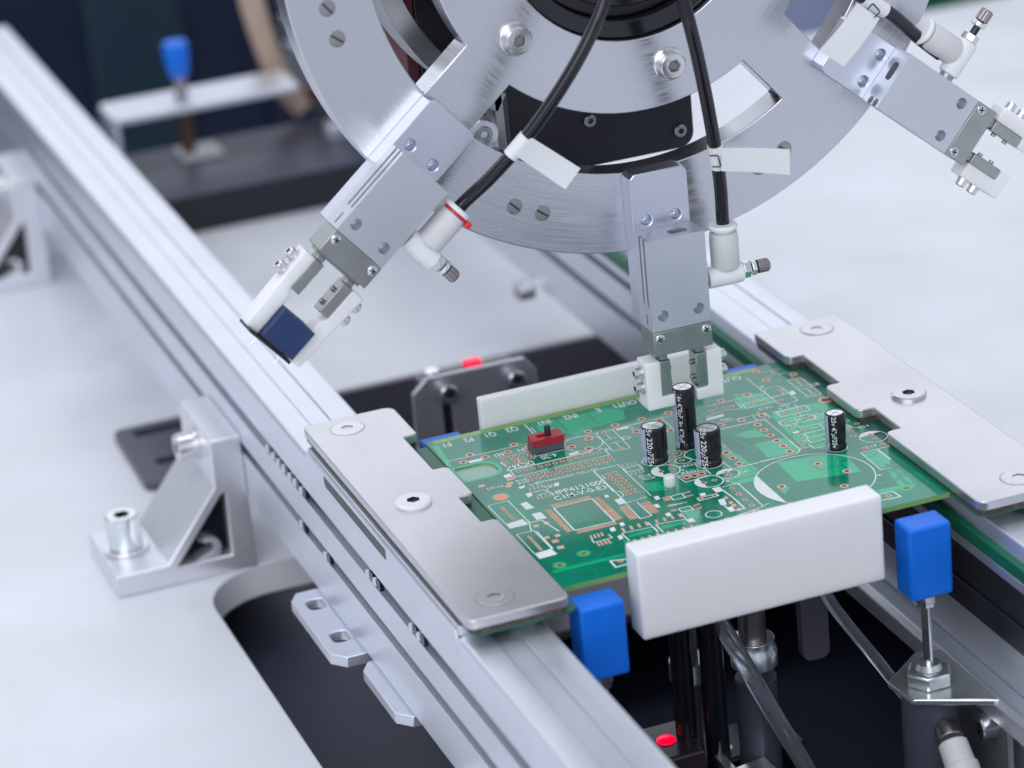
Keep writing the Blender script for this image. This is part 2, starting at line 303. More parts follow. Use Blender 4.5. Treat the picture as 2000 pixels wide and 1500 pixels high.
SILK=[([(-67.7,28.95),(-46.46,28.61)],0.22,0),([(-63.08,28.77),(-37.89,28.4)],0.22,0),([(-30.68,24.54),(-29.24,24.32)],0.22,0),([(-36.71,43.16),(-36.93,30.93)],0.3,0),([(-35.8,40.08),(-35.89,30.97)],0.25,0),([(-30.1,24.51),(-19.8,24.63)],0.22,0),([(-19.8,24.63),(6.05,24.5)],0.22,0),([(-20.51,8.83),(-20.14,23.45),(-19.28,24.65),(-14.48,24.42),(-14.95,8.74),(-16.0,8.04),(-20.51,8.83)],0.22,1),([(-17.58,21.82),(-17.58,17.99)],0.2,0),([(-19.45,17.79),(-15.82,17.92)],0.2,0),([(-19.23,14.53),(-15.6,14.66)],0.2,0),([(-17.37,14.39),(-17.58,10.4)],0.2,0),([(-8.95,23.73),(-9.06,20.63)],0.2,0),([(-8.5,24.51),(-5.46,24.34)],0.22,0),([(2.01,21.72),(1.91,14.72)],0.25,0),([(-42.57,22.37),(-42.49,17.89),(-32.84,17.96)],0.35,0),([(-24.3,12.24),(-22.51,12.28)],0.35,0),([(-53.77,12.18),(-43.84,11.98)],0.5,0),([(-43.84,11.98),(-25.99,12.14)],0.5,0),([(-52.96,11.67),(-53.34,6.6),(-22.47,6.67),(-22.48,11.09)],0.25,0),([(-53.98,12.3),(-51.96,15.05)],0.3,0),([(-53.41,19.32),(-52.88,15.29)],0.35,0),([(-47.9,19.25),(-48.31,16.13)],0.25,0),([(-52.6,22.2),(-44.21,22.38),(-43.41,16.43)],0.2,0),([(-24.6,-1.74),(-30.99,-1.73),(-31.33,-4.48),(-31.66,-19.22)],0.3,0),([(-31.26,-2.33),(-31.33,-23.89),(-31.54,-29.23)],0.3,0),([(-27.75,-1.87),(-23.07,-1.47),(-23.17,-27.77)],0.25,0),([(-31.16,-10.4),(-31.4,-28.69),(-24.47,-27.92)],0.25,0),([(-30.77,-19.88),(-29.88,-20.11),(-30.03,-23.52),(-30.93,-23.92)],0.25,0),([(-30.24,-5.82),(-30.2,-9.13),(-30.9,-9.34)],0.25,0),([(-22.85,-5.27),(-17.71,-4.96),(-17.86,-8.39),(-22.82,-8.26)],0.25,1),([(-52.87,-6.71),(-49.19,-6.74),(-48.29,-8.91),(-52.26,-9.66)],0.3,0),([(-48.0,-3.59),(-48.09,-7.74)],0.22,0),([(-51.3,-20.4),(-39.08,-20.37),(-39.23,-38.58),(-51.62,-38.31),(-51.3,-20.4)],0.4,0),([(-67.68,-8.63),(-61.24,-8.37),(-61.15,-25.96),(-67.52,-23.7)],0.25,0),([(-67.68,-8.63),(-67.52,-23.7)],0.25,0),([(-67.24,-32.01),(-61.97,-31.98),(-61.77,-46.51),(-67.33,-47.06)],0.25,0),([(-67.24,-32.01),(-67.33,-47.06)],0.25,0),([(-60.9,-25.29),(-62.74,-32.33)],0.3,0),([(-60.5,-26.36),(-57.39,-26.62),(-55.75,-36.6)],0.35,0),([(-61.44,-33.12),(-61.52,-46.66)],0.35,0),([(-49.42,-46.08),(-49.8,-49.04),(-43.92,-48.64),(-44.17,-46.08)],0.3,0),([(-31.72,-29.75),(-32.08,-41.02),(-28.37,-40.83),(-28.46,-29.87)],0.3,0),([(-34.28,-30.36),(-32.32,-30.32)],0.22,0),([(-40.58,-47.67),(-40.43,-53.15)],0.35,0),([(-40.49,-47.43),(-30.93,-48.13),(-30.99,-51.72)],0.3,0),([(-31.06,-44.4),(-31.19,-52.2)],0.3,0),([(-29.75,-47.03),(-29.85,-53.02)],0.35,0),([(-29.75,-47.03),(-20.64,-48.35),(-20.52,-44.11)],0.3,0),([(-18.5,-31.29),(-14.72,-31.1),(-14.93,-34.45),(-18.68,-34.03)],0.3,1),([(-19.74,-40.57),(-16.3,-40.51),(-16.2,-43.68),(-19.91,-43.25)],0.3,1),([(-21.92,-37.05),(-15.82,-37.68)],0.3,0),([(-12.23,-36.75),(-6.08,-36.77),(-6.04,-38.37),(-12.29,-38.6)],0.3,1),([(-2.84,-33.36),(2.47,-33.13),(2.37,-47.66)],0.25,0),([(-3.42,-35.23),(-2.91,-41.89),(-3.09,-50.52),(-7.4,-50.33),(-7.31,-42.93)],0.4,0),([(-15.54,-53.91),(-10.92,-55.53)],0.3,0),([(-8.33,-54.07),(-1.04,-53.02)],0.3,0),([(-45.11,-64.03),(-50.27,-62.84),(-50.39,-67.38),(-46.38,-67.12)],0.45,0),([(-11.21,-18.78),(-1.63,-19.19),(-1.79,-23.02)],0.3,0),([(-11.15,-19.8),(-1.57,-20.22)],0.3,0),([(-11.11,-18.84),(-10.6,-24.36),(-2.13,-23.79)],0.3,0),([(-20.67,-15.17),(-17.65,-15.1),(-17.18,-16.37),(-20.16,-16.34)],0.22,1),([(4.94,-15.7),(5.1,-22.74)],0.25,0),([(5.1,-22.74),(13.52,-23.07)],0.22,0),([(17.66,24.89),(27.64,25.41),(37.74,25.15)],0.25,0),([(37.91,40.0),(37.99,17.3)],0.25,0),([(14.72,18.13),(21.06,19.46),(24.5,18.34),(26.84,18.29),(27.01,23.98)],0.22,0),([(27.97,20.82),(39.01,20.66)],0.22,0),([(27.81,16.94),(37.66,17.15)],0.22,0),([(27.97,20.82),(27.81,16.94)],0.25,0),([(38.39,21.06),(44.41,20.86)],0.22,0),([(38.42,26.94),(39.95,28.54),(43.55,28.23),(44.2,26.17),(44.22,14.75),(43.16,13.62),(38.99,13.75),(37.83,15.22),(38.16,26.36)],0.22,1),([(42.89,23.32),(42.71,21.21)],0.2,0),([(41.56,21.59),(43.93,21.54)],0.2,0),([(38.75,20.1),(40.9,20.17)],0.2,0),([(48.38,30.57),(52.48,30.7),(52.85,29.18),(52.65,15.18),(51.71,14.32),(48.2,14.75),(47.98,15.99),(48.25,30.28)],0.22,1),([(50.52,28.81),(50.48,24.72)],0.2,0),([(48.45,23.8),(52.52,23.92)],0.2,0),([(49.01,21.58),(52.48,21.57)],0.2,0),([(50.51,21.36),(50.34,17.04)],0.2,0),([(34.3,9.56),(44.42,9.55),(44.25,4.98),(34.27,4.95)],0.25,1),([(34.55,8.68),(43.02,9.36)],0.22,0),([(31.55,1.03),(32.91,2.28),(42.32,2.29),(43.49,-0.23),(42.72,-1.86),(33.21,-2.13),(31.4,-0.98)],0.25,1),([(34.34,0.31),(36.73,0.41)],0.2,0),([(37.16,1.33),(37.08,-1.08)],0.25,0),([(38.09,1.09),(38.04,-0.99)],0.25,0),([(38.24,0.29),(40.56,0.22)],0.2,0),([(15.79,11.06),(27.18,10.89),(31.18,10.48),(31.21,6.54),(14.06,6.54)],0.22,0),([(13.61,6.12),(29.05,5.8),(28.72,-20.59),(26.4,-22.82),(14.65,-22.44)],0.22,0),([(27.06,10.62),(26.78,6.54)],0.22,0),([(33.91,-3.97),(34.96,-3.94)],0.22,0),([(35.64,-1.93),(35.66,-5.78),(43.84,-6.09)],0.25,0),([(35.64,-1.93),(45.97,-2.17)],0.22,0),([(37.55,-8.38),(40.71,-8.29)],0.22,0),([(41.8,-6.54),(41.59,-10.25)],0.25,0),([(34.55,-10.63),(41.66,-10.64)],0.25,0),([(34.55,-10.63),(34.6,-14.1),(40.41,-14.34)],0.25,0),([(33.88,-13.98),(33.45,-18.15),(38.78,-17.77)],0.25,0),([(32.49,-18.56),(32.52,-22.3),(36.53,-22.47)],0.25,0),([(32.29,-15.72),(33.73,-15.94)],0.22,0),([(30.91,-20.28),(32.34,-20.5)],0.22,0),([(47.04,41.69),(46.94,37.94),(48.6,36.86),(51.01,36.81)],0.22,0),([(43.8,41.12),(45.87,40.92)],0.2,0),([(44.0,36.81),(46.06,36.61)],0.2,0),([(48.01,41.44),(50.23,40.38)],0.2,0),([(48.65,-11.25),(49.46,-13.86)],0.25,0),([(47.81,-13.51),(50.99,-15.52)],0.22,0),([(6.93,-22.79),(26.64,-22.86),(28.62,-21.08),(28.61,-12.59)],0.25,0),([(2.37,-33.28),(2.16,-52.1),(-7.17,-54.37)],0.25,0),([(2.16,-52.1),(4.38,-50.98)],0.22,0),([(42.93,-32.77),(42.6,-47.05),(45.72,-47.38)],0.25,0),([(42.93,-32.77),(52.72,-32.9)],0.25,0),([(48.28,-32.8),(48.47,-41.89)],0.4,0),([(33.99,-62.21),(38.74,-62.64),(39.03,-67.0),(31.94,-66.34)],0.35,0)]
CIRC=[(23.25,-42.45,17.89,0.3,[140.9,-143.0]),(-26.18,18.94,5.85,0.25,None),(-12.35,-13.49,4.25,0.4,[103.9,-114.7]),(-4.34,-27.53,4.21,0.35,[119.8,-118.8]),(2.71,-25.49,3.43,0.25,[33.2,167.5]),(1.04,-15.38,4.03,0.4,None),(-12.12,-4.83,4.07,0.35,None),(0.63,-7.27,3.98,0.3,None),(-5.32,-3.04,2.43,0.25,None),(-4.88,-9.18,2.45,0.3,None),(51.58,-23.96,4.2,0.25,[35.7,160.6]),(38.54,-25.5,3.15,0.25,None),(-12.44,-49.47,2.37,0.3,None)]
QUADS=[[(-51.44,-17.8),(-38.93,-17.92),(-39.21,-19.87),(-51.56,-19.82)],[(-38.68,-20.19),(-36.7,-20.14),(-36.37,-38.29),(-38.83,-38.41)],[(-51.24,-38.95),(-39.1,-39.07),(-39.25,-41.02),(-51.74,-41.06)],[(-54.31,-20.64),(-52.48,-20.51),(-52.27,-38.32),(-53.94,-38.51)],[(-34.49,-30.86),(-32.03,-30.82),(-32.46,-40.17),(-34.9,-40.21)],[(-27.99,-31.11),(-25.03,-31.05),(-25.51,-39.81),(-28.16,-39.73)],[(-65.01,-11.11),(-63.96,-11.34),(-63.92,-22.62),(-64.95,-22.81)],[(-65.14,-34.49),(-64.11,-34.72),(-64.19,-45.83),(-65.2,-46.0)],[(-20.97,-30.72),(-18.79,-30.8),(-19.07,-33.79),(-21.24,-33.71)],[(-14.42,-30.96),(-11.82,-30.66),(-11.95,-31.54),(-14.35,-31.96)],[(-14.5,-33.45),(-12.02,-33.41),(-12.14,-34.28),(-14.43,-34.45)],[(-15.31,-40.5),(-12.93,-40.09),(-13.17,-41.19),(-15.35,-41.72)],[(-15.58,-42.82),(-13.32,-42.66),(-13.55,-43.76),(-15.62,-44.04)],[(-22.38,-39.88),(-20.32,-40.21),(-20.46,-41.68),(-22.51,-41.35)],[(-21.21,-36.55),(-18.85,-36.75),(-19.19,-38.11),(-21.54,-37.9)],[(-39.5,-44.1),(-38.66,-44.13),(-38.94,-46.87),(-39.77,-46.84)],[(-36.88,-43.88),(-36.05,-43.91),(-36.33,-46.65),(-37.16,-46.62)],[(-34.46,-43.85),(-33.62,-43.87),(-33.91,-46.61),(-34.74,-46.59)],[(-32.03,-43.81),(-31.19,-43.83),(-31.49,-46.58),(-32.32,-46.55)],[(-28.92,-43.88),(-28.08,-43.9),(-28.38,-46.35),(-29.12,-46.38)],[(-26.38,-43.9),(-25.54,-43.92),(-25.85,-46.37),(-26.59,-46.41)],[(-23.94,-43.86),(-23.1,-43.89),(-23.41,-46.34),(-24.15,-46.37)],[(-21.5,-43.83),(-20.65,-43.85),(-20.97,-46.3),(-21.72,-46.34)],[(-39.47,-53.14),(-38.65,-53.16),(-38.92,-55.56),(-39.64,-55.59)],[(-37.01,-52.97),(-36.19,-52.99),(-36.46,-55.39),(-37.19,-55.42)],[(-34.57,-52.84),(-33.74,-52.87),(-34.03,-55.26),(-34.76,-55.3)],[(-32.06,-52.57),(-31.23,-52.6),(-31.52,-55.0),(-32.25,-55.03)],[(-28.89,-53.01),(-28.06,-53.03),(-28.39,-55.23),(-29.12,-55.27)],[(-26.43,-52.88),(-25.6,-52.91),(-25.94,-55.11),(-26.67,-55.14)],[(-24.01,-52.85),(-23.18,-52.88),(-23.52,-55.08),(-24.26,-55.11)],[(-21.59,-52.82),(-20.75,-52.84),(-21.1,-55.05),(-21.84,-55.08)],[(-22.06,-1.77),(-21.79,-1.74),(-22.08,-4.29),(-22.41,-4.35)],[(-20.68,-1.77),(-20.41,-1.74),(-20.7,-4.29),(-21.02,-4.35)],[(-19.31,-1.82),(-19.05,-1.79),(-19.34,-4.34),(-19.66,-4.41)],[(-18.09,-1.92),(-17.83,-1.89),(-18.12,-4.44),(-18.45,-4.5)],[(-22.22,-8.63),(-21.92,-8.62),(-22.16,-11.04),(-22.52,-11.07)],[(-20.87,-8.69),(-20.57,-8.68),(-20.81,-11.09),(-21.17,-11.13)],[(-19.49,-8.69),(-19.19,-8.68),(-19.44,-11.1),(-19.8,-11.13)],[(-18.18,-8.65),(-17.87,-8.65),(-18.12,-11.06),(-18.49,-11.1)],[(-52.59,-3.01),(-52.23,-2.98),(-52.54,-5.5),(-52.94,-5.51)],[(-51.29,-2.85),(-50.94,-2.81),(-51.25,-5.34),(-51.64,-5.35)],[(-50.04,-2.78),(-49.68,-2.75),(-49.99,-5.27),(-50.39,-5.29)],[(-48.8,-2.77),(-48.44,-2.74),(-48.75,-5.26),(-49.15,-5.28)],[(-52.76,-9.99),(-52.4,-9.96),(-52.71,-12.45),(-53.1,-12.46)],[(-51.53,-9.98),(-51.17,-9.95),(-51.48,-12.44),(-51.88,-12.45)],[(-50.28,-9.93),(-49.92,-9.89),(-50.23,-12.38),(-50.63,-12.39)],[(-49.03,-9.87),(-48.67,-9.83),(-48.98,-12.33),(-49.38,-12.34)],[(-49.17,-43.84),(-48.61,-43.86),(-48.91,-46.39),(-49.52,-46.34)],[(-48.07,-43.87),(-47.5,-43.89),(-47.81,-46.43),(-48.42,-46.37)],[(-46.91,-43.77),(-46.35,-43.79),(-46.66,-46.33),(-47.27,-46.27)],[(-45.76,-43.67),(-45.19,-43.69),(-45.5,-46.23),(-46.12,-46.18)],[(-49.29,-49.35),(-48.73,-49.37),(-48.78,-52.03),(-49.44,-51.95)],[(-48.19,-49.38),(-47.63,-49.4),(-47.68,-52.07),(-48.34,-51.98)],[(-47.04,-49.28),(-46.48,-49.31),(-46.54,-51.97),(-47.2,-51.89)],[(-45.95,-49.32),(-45.38,-49.34),(-45.44,-52.01),(-46.1,-51.92)],[(-60.96,-28.7),(-59.36,-28.7),(-59.6,-30.51),(-61.19,-30.51)],[(-57.57,-28.48),(-55.97,-28.48),(-56.21,-30.3),(-57.82,-30.29)],[(-61.02,-37.73),(-59.44,-37.73),(-59.67,-39.52),(-61.26,-39.51)],[(-57.82,-38.08),(-56.23,-38.08),(-56.47,-39.87),(-58.06,-39.86)],[(-59.93,-41.04),(-57.97,-41.28),(-58.28,-43.32),(-60.24,-43.08)],[(-60.06,-45.73),(-58.1,-45.97),(-58.41,-48.0),(-60.36,-47.76)],[(-5.32,-40.08),(-4.09,-40.09),(-4.36,-41.81),(-5.63,-41.9)],[(-5.37,-43.82),(-4.14,-43.83),(-4.41,-45.54),(-5.68,-45.63)],[(-5.36,-46.01),(-4.14,-46.02),(-4.41,-47.72),(-5.67,-47.81)],[(-5.31,-49.46),(-4.09,-49.47),(-4.35,-51.16),(-5.61,-51.25)],[(-65.41,6.77),(-63.41,6.83),(-63.55,5.09),(-65.58,4.92)],[(-57.27,4.0),(-55.27,4.06),(-55.42,2.32),(-57.46,2.15)],[(-58.36,2.39),(-56.36,2.45),(-56.51,0.72),(-58.54,0.55)],[(-56.26,6.77),(-53.74,6.86),(-53.74,5.53),(-56.34,5.19)],[(-47.2,-4.09),(-45.5,-4.17),(-46.0,-6.46),(-47.4,-6.56)]]
BLOCKS=[[(-61.81,25.71),(-57.46,25.7),(-57.44,23.88),(-61.79,23.89)],[(-33.72,-24.74),(-31.14,-24.43),(-31.2,-28.5),(-33.67,-28.86)],[(-5.71,-32.54),(-3.21,-32.49),(-3.26,-35.98),(-5.75,-36.02)],[(-67.52,-23.7),(-62.1,-22.91),(-61.78,-27.21),(-67.58,-27.34)],[(-67.33,-47.06),(-62.03,-46.35),(-61.59,-50.55),(-67.26,-51.02)],[(13.99,16.46),(19.84,17.01),(19.41,15.14),(13.26,14.79)],[(-13.54,24.18),(-9.34,24.34),(-9.51,22.67),(-13.58,22.8)],[(-33.03,14.32),(-29.95,14.43),(-30.08,12.81),(-33.36,12.83)],[(-56.18,9.69),(-53.76,10.17),(-53.75,7.52),(-56.26,7.44)],[(-58.83,-12.4),(-56.73,-12.0),(-56.16,-17.41),(-58.78,-17.47)],[(-58.48,-20.99),(-55.61,-21.09),(-55.57,-26.09),(-58.69,-25.82)],[(-55.06,-6.65),(-53.17,-6.21),(-53.46,-8.92),(-55.14,-9.48)],[(-55.1,-0.81),(-53.0,-0.48),(-53.29,-1.93),(-55.19,-2.37)],[(-45.0,-4.16),(-43.39,-3.85),(-44.0,-6.4),(-45.6,-6.38)],[(-22.9,-28.89),(-21.41,-28.86),(-21.57,-31.29),(-23.07,-31.63)],[(-25.1,-34.15),(-23.81,-34.0),(-23.78,-36.84),(-25.15,-36.62)],[(-35.05,-20.1),(-34.05,-20.08),(-34.08,-21.98),(-35.37,-22.13)],[(-24.57,-41.62),(-23.0,-41.36),(-23.25,-43.67),(-24.82,-43.94)],[(-21.04,-48.71),(-18.79,-48.56),(-18.86,-51.27),(-20.8,-50.99)],[(-10.35,-34.12),(-8.66,-34.21),(-9.04,-36.2),(-10.72,-36.11)],[(-7.43,-40.98),(-5.45,-40.95),(-6.42,-45.36),(-8.18,-44.9)],[(-7.28,-47.31),(-5.51,-47.17),(-6.01,-49.95),(-7.59,-50.22)],[(-17.93,-56.08),(-16.15,-54.76),(-16.6,-56.9),(-17.78,-57.39)],[(-38.59,-40.39),(-37.23,-40.62),(-37.55,-42.87),(-38.91,-42.95)],[(-42.29,-42.4),(-40.74,-42.13),(-41.24,-44.86),(-42.78,-44.82)],[(-42.32,-48.41),(-41.07,-48.28),(-41.28,-50.84),(-42.72,-51.16)],[(44.73,22.12),(46.23,21.9),(45.99,19.1),(44.37,19.05)],[(32.16,-7.73),(34.16,-7.61),(33.95,-8.87),(31.96,-8.99)],[(38.49,30.61),(39.91,30.8),(39.73,29.81),(38.48,29.72)]]
TEXTS=[('P1', -63.39, 41.36, 2.6, 180), ('P2', -56.08, 41.4, 2.6, 180), ('Q1', -48.88, 41.53, 2.6, 180), ('Q2', -41.5, 41.71, 2.6, 180), ('IN1', -30.84, 41.57, 2.6, 180), ('IN2', -21.88, 41.25, 2.6, 180), ('E', -12.48, 41.4, 2.6, 180), ('OUT1', -3.52, 41.5, 2.6, 180), ('OUT2', 32.8, 41.8, 2.6, 180), ('OUT2', 5.18, 41.81, 2.6, 180), ('N1', -52.0, 25.23, 2.2, 180), ('P1', -44.82, 25.16, 2.2, 180), ('4-20', -38.92, 15.99, 2.4, 180), ('DC24', -48.0, 14.25, 2.4, 180), ('TECHNOLOGY CO.,LTD', -39.66, -1.26, 1.5, 0), ('TMA', -50.1, -1.64, 1.4, 0), ('HPP4121000', -39.73, -10.99, 2.7, 0), ('C1M-V-0-E3', -40.46, -14.73, 2.7, 0), ('REG1', -6.23, -17.96, 1.9, 0), ('REG2', -5.28, -13.41, 1.9, 0), ('D18', -19.28, -13.62, 1.6, 0), ('R18', -52.62, 3.2, 1.6, 0), ('R19', -52.61, 1.23, 1.6, 0), ('DC16', -61.22, 2.67, 1.6, 0), ('CN10', 16.67, 16.32, 1.6, 0), ('TR1', 39.06, 12.48, 1.5, 0), ('SCR1', 33.03, 13.96, 1.6, 0), ('C15', 45.08, -0.18, 1.7, 0), ('C8', 54.11, 22.75, 2, 0), ('DB1', 19.04, 12.53, 1.6, 0), ('B', 36.65, 11.07, 1.3, 0), ('C', 39.34, 10.79, 1.3, 0), ('E', 41.91, 10.94, 1.3, 0), ('C2', -13.33, 16.14, 2, 180), ('+', -7.81, -15.79, 2, 0), ('+', 0.43, -30.45, 2, 0), ('+', 40.5, -50.27, 2.2, 0), ('+', 29.43, 11.81, 1.8, 0), ('R14', 52.5, -15.6, 1.6, 0), ('C4', 7.02, -26.89, 1.7, 0), ('C17', 47.58, -30.34, 1.7, 0), ('18', -21.34, 11.06, 1.6, 180)]
HOLES=[(-54.98,-54.16,1.5,'v'),(-63.75,-57.78,1.5,'v'),(43.11,-62.21,1.4,'v'),(51.56,9.82,2.3,'c'),(-62.21,-4.78,2.2,'o')]
POURS=[[(18.66,-25.84),(30.43,-27.25),(38.55,-31.02),(37.17,-45.28),(17.67,-41.51)],[(18.2,-10.12),(29.0,-10.1),(28.84,-20.89),(18.19,-21.9)],[(11.22,-13.17),(11.49,-26.63),(7.07,-33.63),(2.27,-33.22)],[(15.76,-0.11),(23.38,1.32),(24.54,-6.35),(18.33,-4.15)],[(10.72,-1.05),(10.53,-15.86),(7.58,-17.35),(6.73,-10.11)],[(18.92,-9.66),(25.55,-9.75),(26.96,-22.17),(17.56,-21.61)],[(42.85,-33.72),(48.84,-33.48),(48.78,-40.77),(46.28,-45.77),(43.16,-46.43)],[(44.0,-48.47),(47.28,-49.65),(46.5,-62.41),(40.9,-62.31),(34.18,-61.49),(35.29,-59.25),(42.19,-59.74)],[(-33.4,41.41),(-27.09,40.98),(-0.73,41.55),(-5.6,37.36),(-7.77,30.1),(-18.96,28.68),(-26.12,26.18),(-30.17,32.97),(-35.38,33.45)],[(10.93,-43.71),(14.93,-43.65),(11.11,-47.62)],[(-66.59,-59.91),(-44.72,-59.99),(-45.23,-62.02),(-67.3,-61.77)],[(-39.34,-49.33),(-32.01,-48.99),(-32.24,-51.26),(-39.65,-51.24)],[(-29.0,-48.7),(-21.73,-49.2),(-21.88,-51.25),(-29.05,-51.1)],[(-21.45,-18.26),(-11.48,-20.57),(-14.13,-27.96),(-23.0,-24.38)],[(-18.02,-31.91),(-14.94,-31.6),(-15.3,-33.59),(-17.88,-33.89)],[(-19.48,-41.66),(-16.71,-40.89),(-16.37,-42.96),(-19.13,-43.12)],[(-41.95,-51.63),(-40.24,-53.27),(-40.45,-56.7),(-42.55,-56.01)],[(-19.34,-43.61),(-14.66,-44.63),(-17.76,-50.11),(-20.11,-50.5)],[(-67.41,43.44),(-65.74,42.38),(-67.47,23.41),(-68.73,25.99)],[(33.51,10.42),(50.07,9.18),(49.46,-13.86),(34.24,-24.06),(29.85,-19.27),(31.69,5.88)],[(29.14,29.96),(37.17,24.78),(37.34,15.9),(25.88,16.74)],[(0.08,-28.42),(11.89,-26.66),(8.21,-34.77),(6.04,-34.07),(1.02,-34.16)]]

# ================================================================== setting
def struct(mb, name, mats, **k):
    o = mb.build(name, mats, None, **k); o['kind'] = 'structure'; return o
hole = rpoly([(-124, -420, 0), (99, -420, 0), (99, 296, 3), (-82, 296, 3), (-82, 157, 0), (-124, 157, 26)], 10)
t = MB(); t.prism([(-900, -800), (1500, -800), (1500, 628), (-900, 628)], -92, -80, holes=[hole])
struct(t, 'table', 'table', bevel=0.6)
t = MB(); t.add([(-900, -800, -150), (1500, -800, -150), (1500, 640, -150), (-900, 640, -150)], [(0, 1, 2, 3)])
struct(t, 'floor', 'floor', fix=False)
t = MB(); t.add([(-3000, -3000, -900), (3500, -3000, -900), (3500, 3500, -900), (-3000, 3500, -900)], [(0, 1, 2, 3)])
struct(t, 'ground', 'floor', fix=False)
lp = thing('lower_sheet', 'dark grey metal sheet down inside the table opening', 'sheet', (0, 200, -118))
MB().box(-81, 98, 120, 293, -118, -115).build('sheet', 'lower', lp)
MB().box(-81, 98, 293.6, 295.6, -114.9, -80.6).build('upright', 'lower', lp)

dt = thing('added_underlay', 'added dark navy tray seen through the rounded table cut-out', 'underlay', (-98, -100, -112))  # sheet added high under the cut-out to catch light and lift its black
MB().box(-136, -62, -420, 200, -112, -110).build('base', 'underlay', dt, bevel=0.4)
MB().box(-63.5, -62, -420, 200, -109.9, -98).build('lip', 'underlay', dt, bevel=0.4)
# ---- things far behind
cb = thing('machine_cabinet', 'dark navy machine cabinet far behind the table, out of focus', 'cabinet', (60, 900, -900))
MB().box(-700, 205, 900, 1000, -900, 60).build('body', 'cabinet', cb, bevel=3)
MB().box(8, 62, 890, 899, -420, 30).build('panel', 'teal', cb, bevel=2)
MB().box(110, 150, 890, 899, -420, 30).build('panel', 'cabinet', cb, bevel=2)
cb2 = thing('blue_cabinet', 'pale blue cabinet front behind the far table edge', 'cabinet', (420, 1000, -900))
MB().box(206, 540, 1000, 1060, -900, 60).build('body', 'bluewall', cb2, bevel=3)
cb3 = thing('teal_cabinet', 'teal green cabinet at the top corner behind the white table', 'cabinet', (800, 980, -900))
MB().box(541, 1300, 980, 1060, -900, 60).build('body', 'belt', cb3, bevel=3)

bm_ = thing('cross_beam', 'long dark grey beam lying across the far end of the table', 'beam', (40, 550, -80))
MB().box(-73, 150, 514, 590, -79.9, -62.6).build('body', 'beamf', bm_, bevel=0.5)
MB().box(-73, 150, 514, 590, -62.5, -61.4).build('cover', 'beam', bm_, bevel=0.3)
kb = thing('knob_bracket', 'pale metal angle bracket standing on the dark beam with blue knob', 'bracket', (-10, 570, -61.4))
MB().prism(rpoly([(-52, 553, 4), (38, 553, 2), (38, 584, 2), (-52, 584, 4)]), -35, -32, holes=[circle(-15, 570, 4, 24)]).build('top_plate', 'rail', kb, bevel=0.4)
MB().box(-52, -49, 553.4, 583.6, -61.4, -35.1).build('side_plate', 'rail', kb, bevel=0.4)
MB().cyl((-14.5, 570, -60), (-14.5, 570, -36), 3.2).build('lower_stem', 'brass', kb, bevel=0.3)
MB().cyl((-14.5, 570, -31.9), (-14.5, 570, -15), 3.0).build('stem', 'knob', kb, bevel=0.3)
w = MB(); w.at((-14.5, 570, -22)); w.lathe([(4, 0), (5.2, 3), (6.2, 14), (5.6, 16.5), (0.1, 17.2)], 28); w.build('knob', 'blue', kb)
MB().box(-20, 0, 561, 580, -61.3, -58.8).build('foot', 'fit', kb, bevel=0.6)
hs = thing('tan_hose', 'tan coloured hose hanging behind the aluminium wheel rim', 'hose', (40, 600, -60))
MB().tube([(28, 600, 40), (31, 600, 5), (35, 599, -20), (41, 597, -42), (50, 592, -56)], 6).build('hose', 'hose', hs)
jb = thing('junction_block', 'small grey block with pale foot beside the tan hose', 'block', (62, 575, -61.4))
MB().box(52, 95, 560, 585, -61.3, -38).build('body', 'beam', jb, bevel=1)
MB().box(48, 100, 548, 559.5, -61.3, -53).build('foot', 'rail', jb, bevel=1)
MB().box(46, 51.5, 568, 576, -46, -40).build('plug', 'maroon', jb, bevel=0.6)

# ================================================================== rails
def rail(name, label, xi, xo, y0, y1, z0, ztop, belt, mirror):
    """xi: face towards the board, xo: outer face"""
    t = thing(name, label, 'rail', ((xi + xo) / 2, 100, ztop - 50))
    sgn = 1 if xo > xi else -1
    zt, zb = ztop, ztop - 50
    X = lambda d: xo - sgn * d            # d mm inward from the outer face
    Xi = lambda d: xi + sgn * d
    D = 11.0
    slots = [(-22.9, -18.1), (-37.0, -32.7)]
    pts = [(X(0), zt - 2.5), (X(0.25), zt - 1.2), (X(0.75), zt - 0.45), (X(1.6), zt), (X(8.4), zt), (X(8.4), zt - 1.0), (X(15.6), zt - 1.0), (X(15.6), zt),
           (Xi(1.6), zt), (Xi(0.5), zt - 0.5), (Xi(0), zt - 1.6)]
    def inner(zlist):
        o = []
        for lo, hi in zlist:
            o += [(Xi(0), hi), (Xi(1.8), hi), (Xi(1.8), hi + 1.6), (Xi(D), hi - 0.6), (Xi(D), lo + 0.6), (Xi(1.8), lo - 1.6), (Xi(1.8), lo), (Xi(0), lo)]
        return o
    pts += inner(slots)
    pts += [(Xi(0), zb + 0.8), (Xi(0.8), zb), (X(0.8), zb), (X(0), zb + 0.8)]
    for lo, hi in reversed(slots):
        pts += [(X(0), lo), (X(1.8), lo), (X(1.8), lo - 1.6), (X(D), lo + 0.6), (X(D), hi - 0.6), (X(1.8), hi + 1.6), (X(1.8), hi), (X(0), hi)]
    mb = MB(); mb.prism(pts, y0, y1, 'y'); mb.build('profile', 'rail', t, bevel=0.15, smooth=30)
    a, b = sorted((X(8.75), X(15.25)))
    MB().box(a, b, y0, -91 if belt else -86, zt - 0.98, zt - 0.25).build('slot_cover', 'rail', t, bevel=0.1)
    MB().box(a, b, 66, y1 - 2, zt - 0.98, zt - 0.25).build('slot_cover', 'rail', t, bevel=0.1)
    return t
rl = rail('conveyor_rail', 'long silver extruded rail crossing from near edge to far left', -77, -102, -330, 648, -54, -4, False, 1)
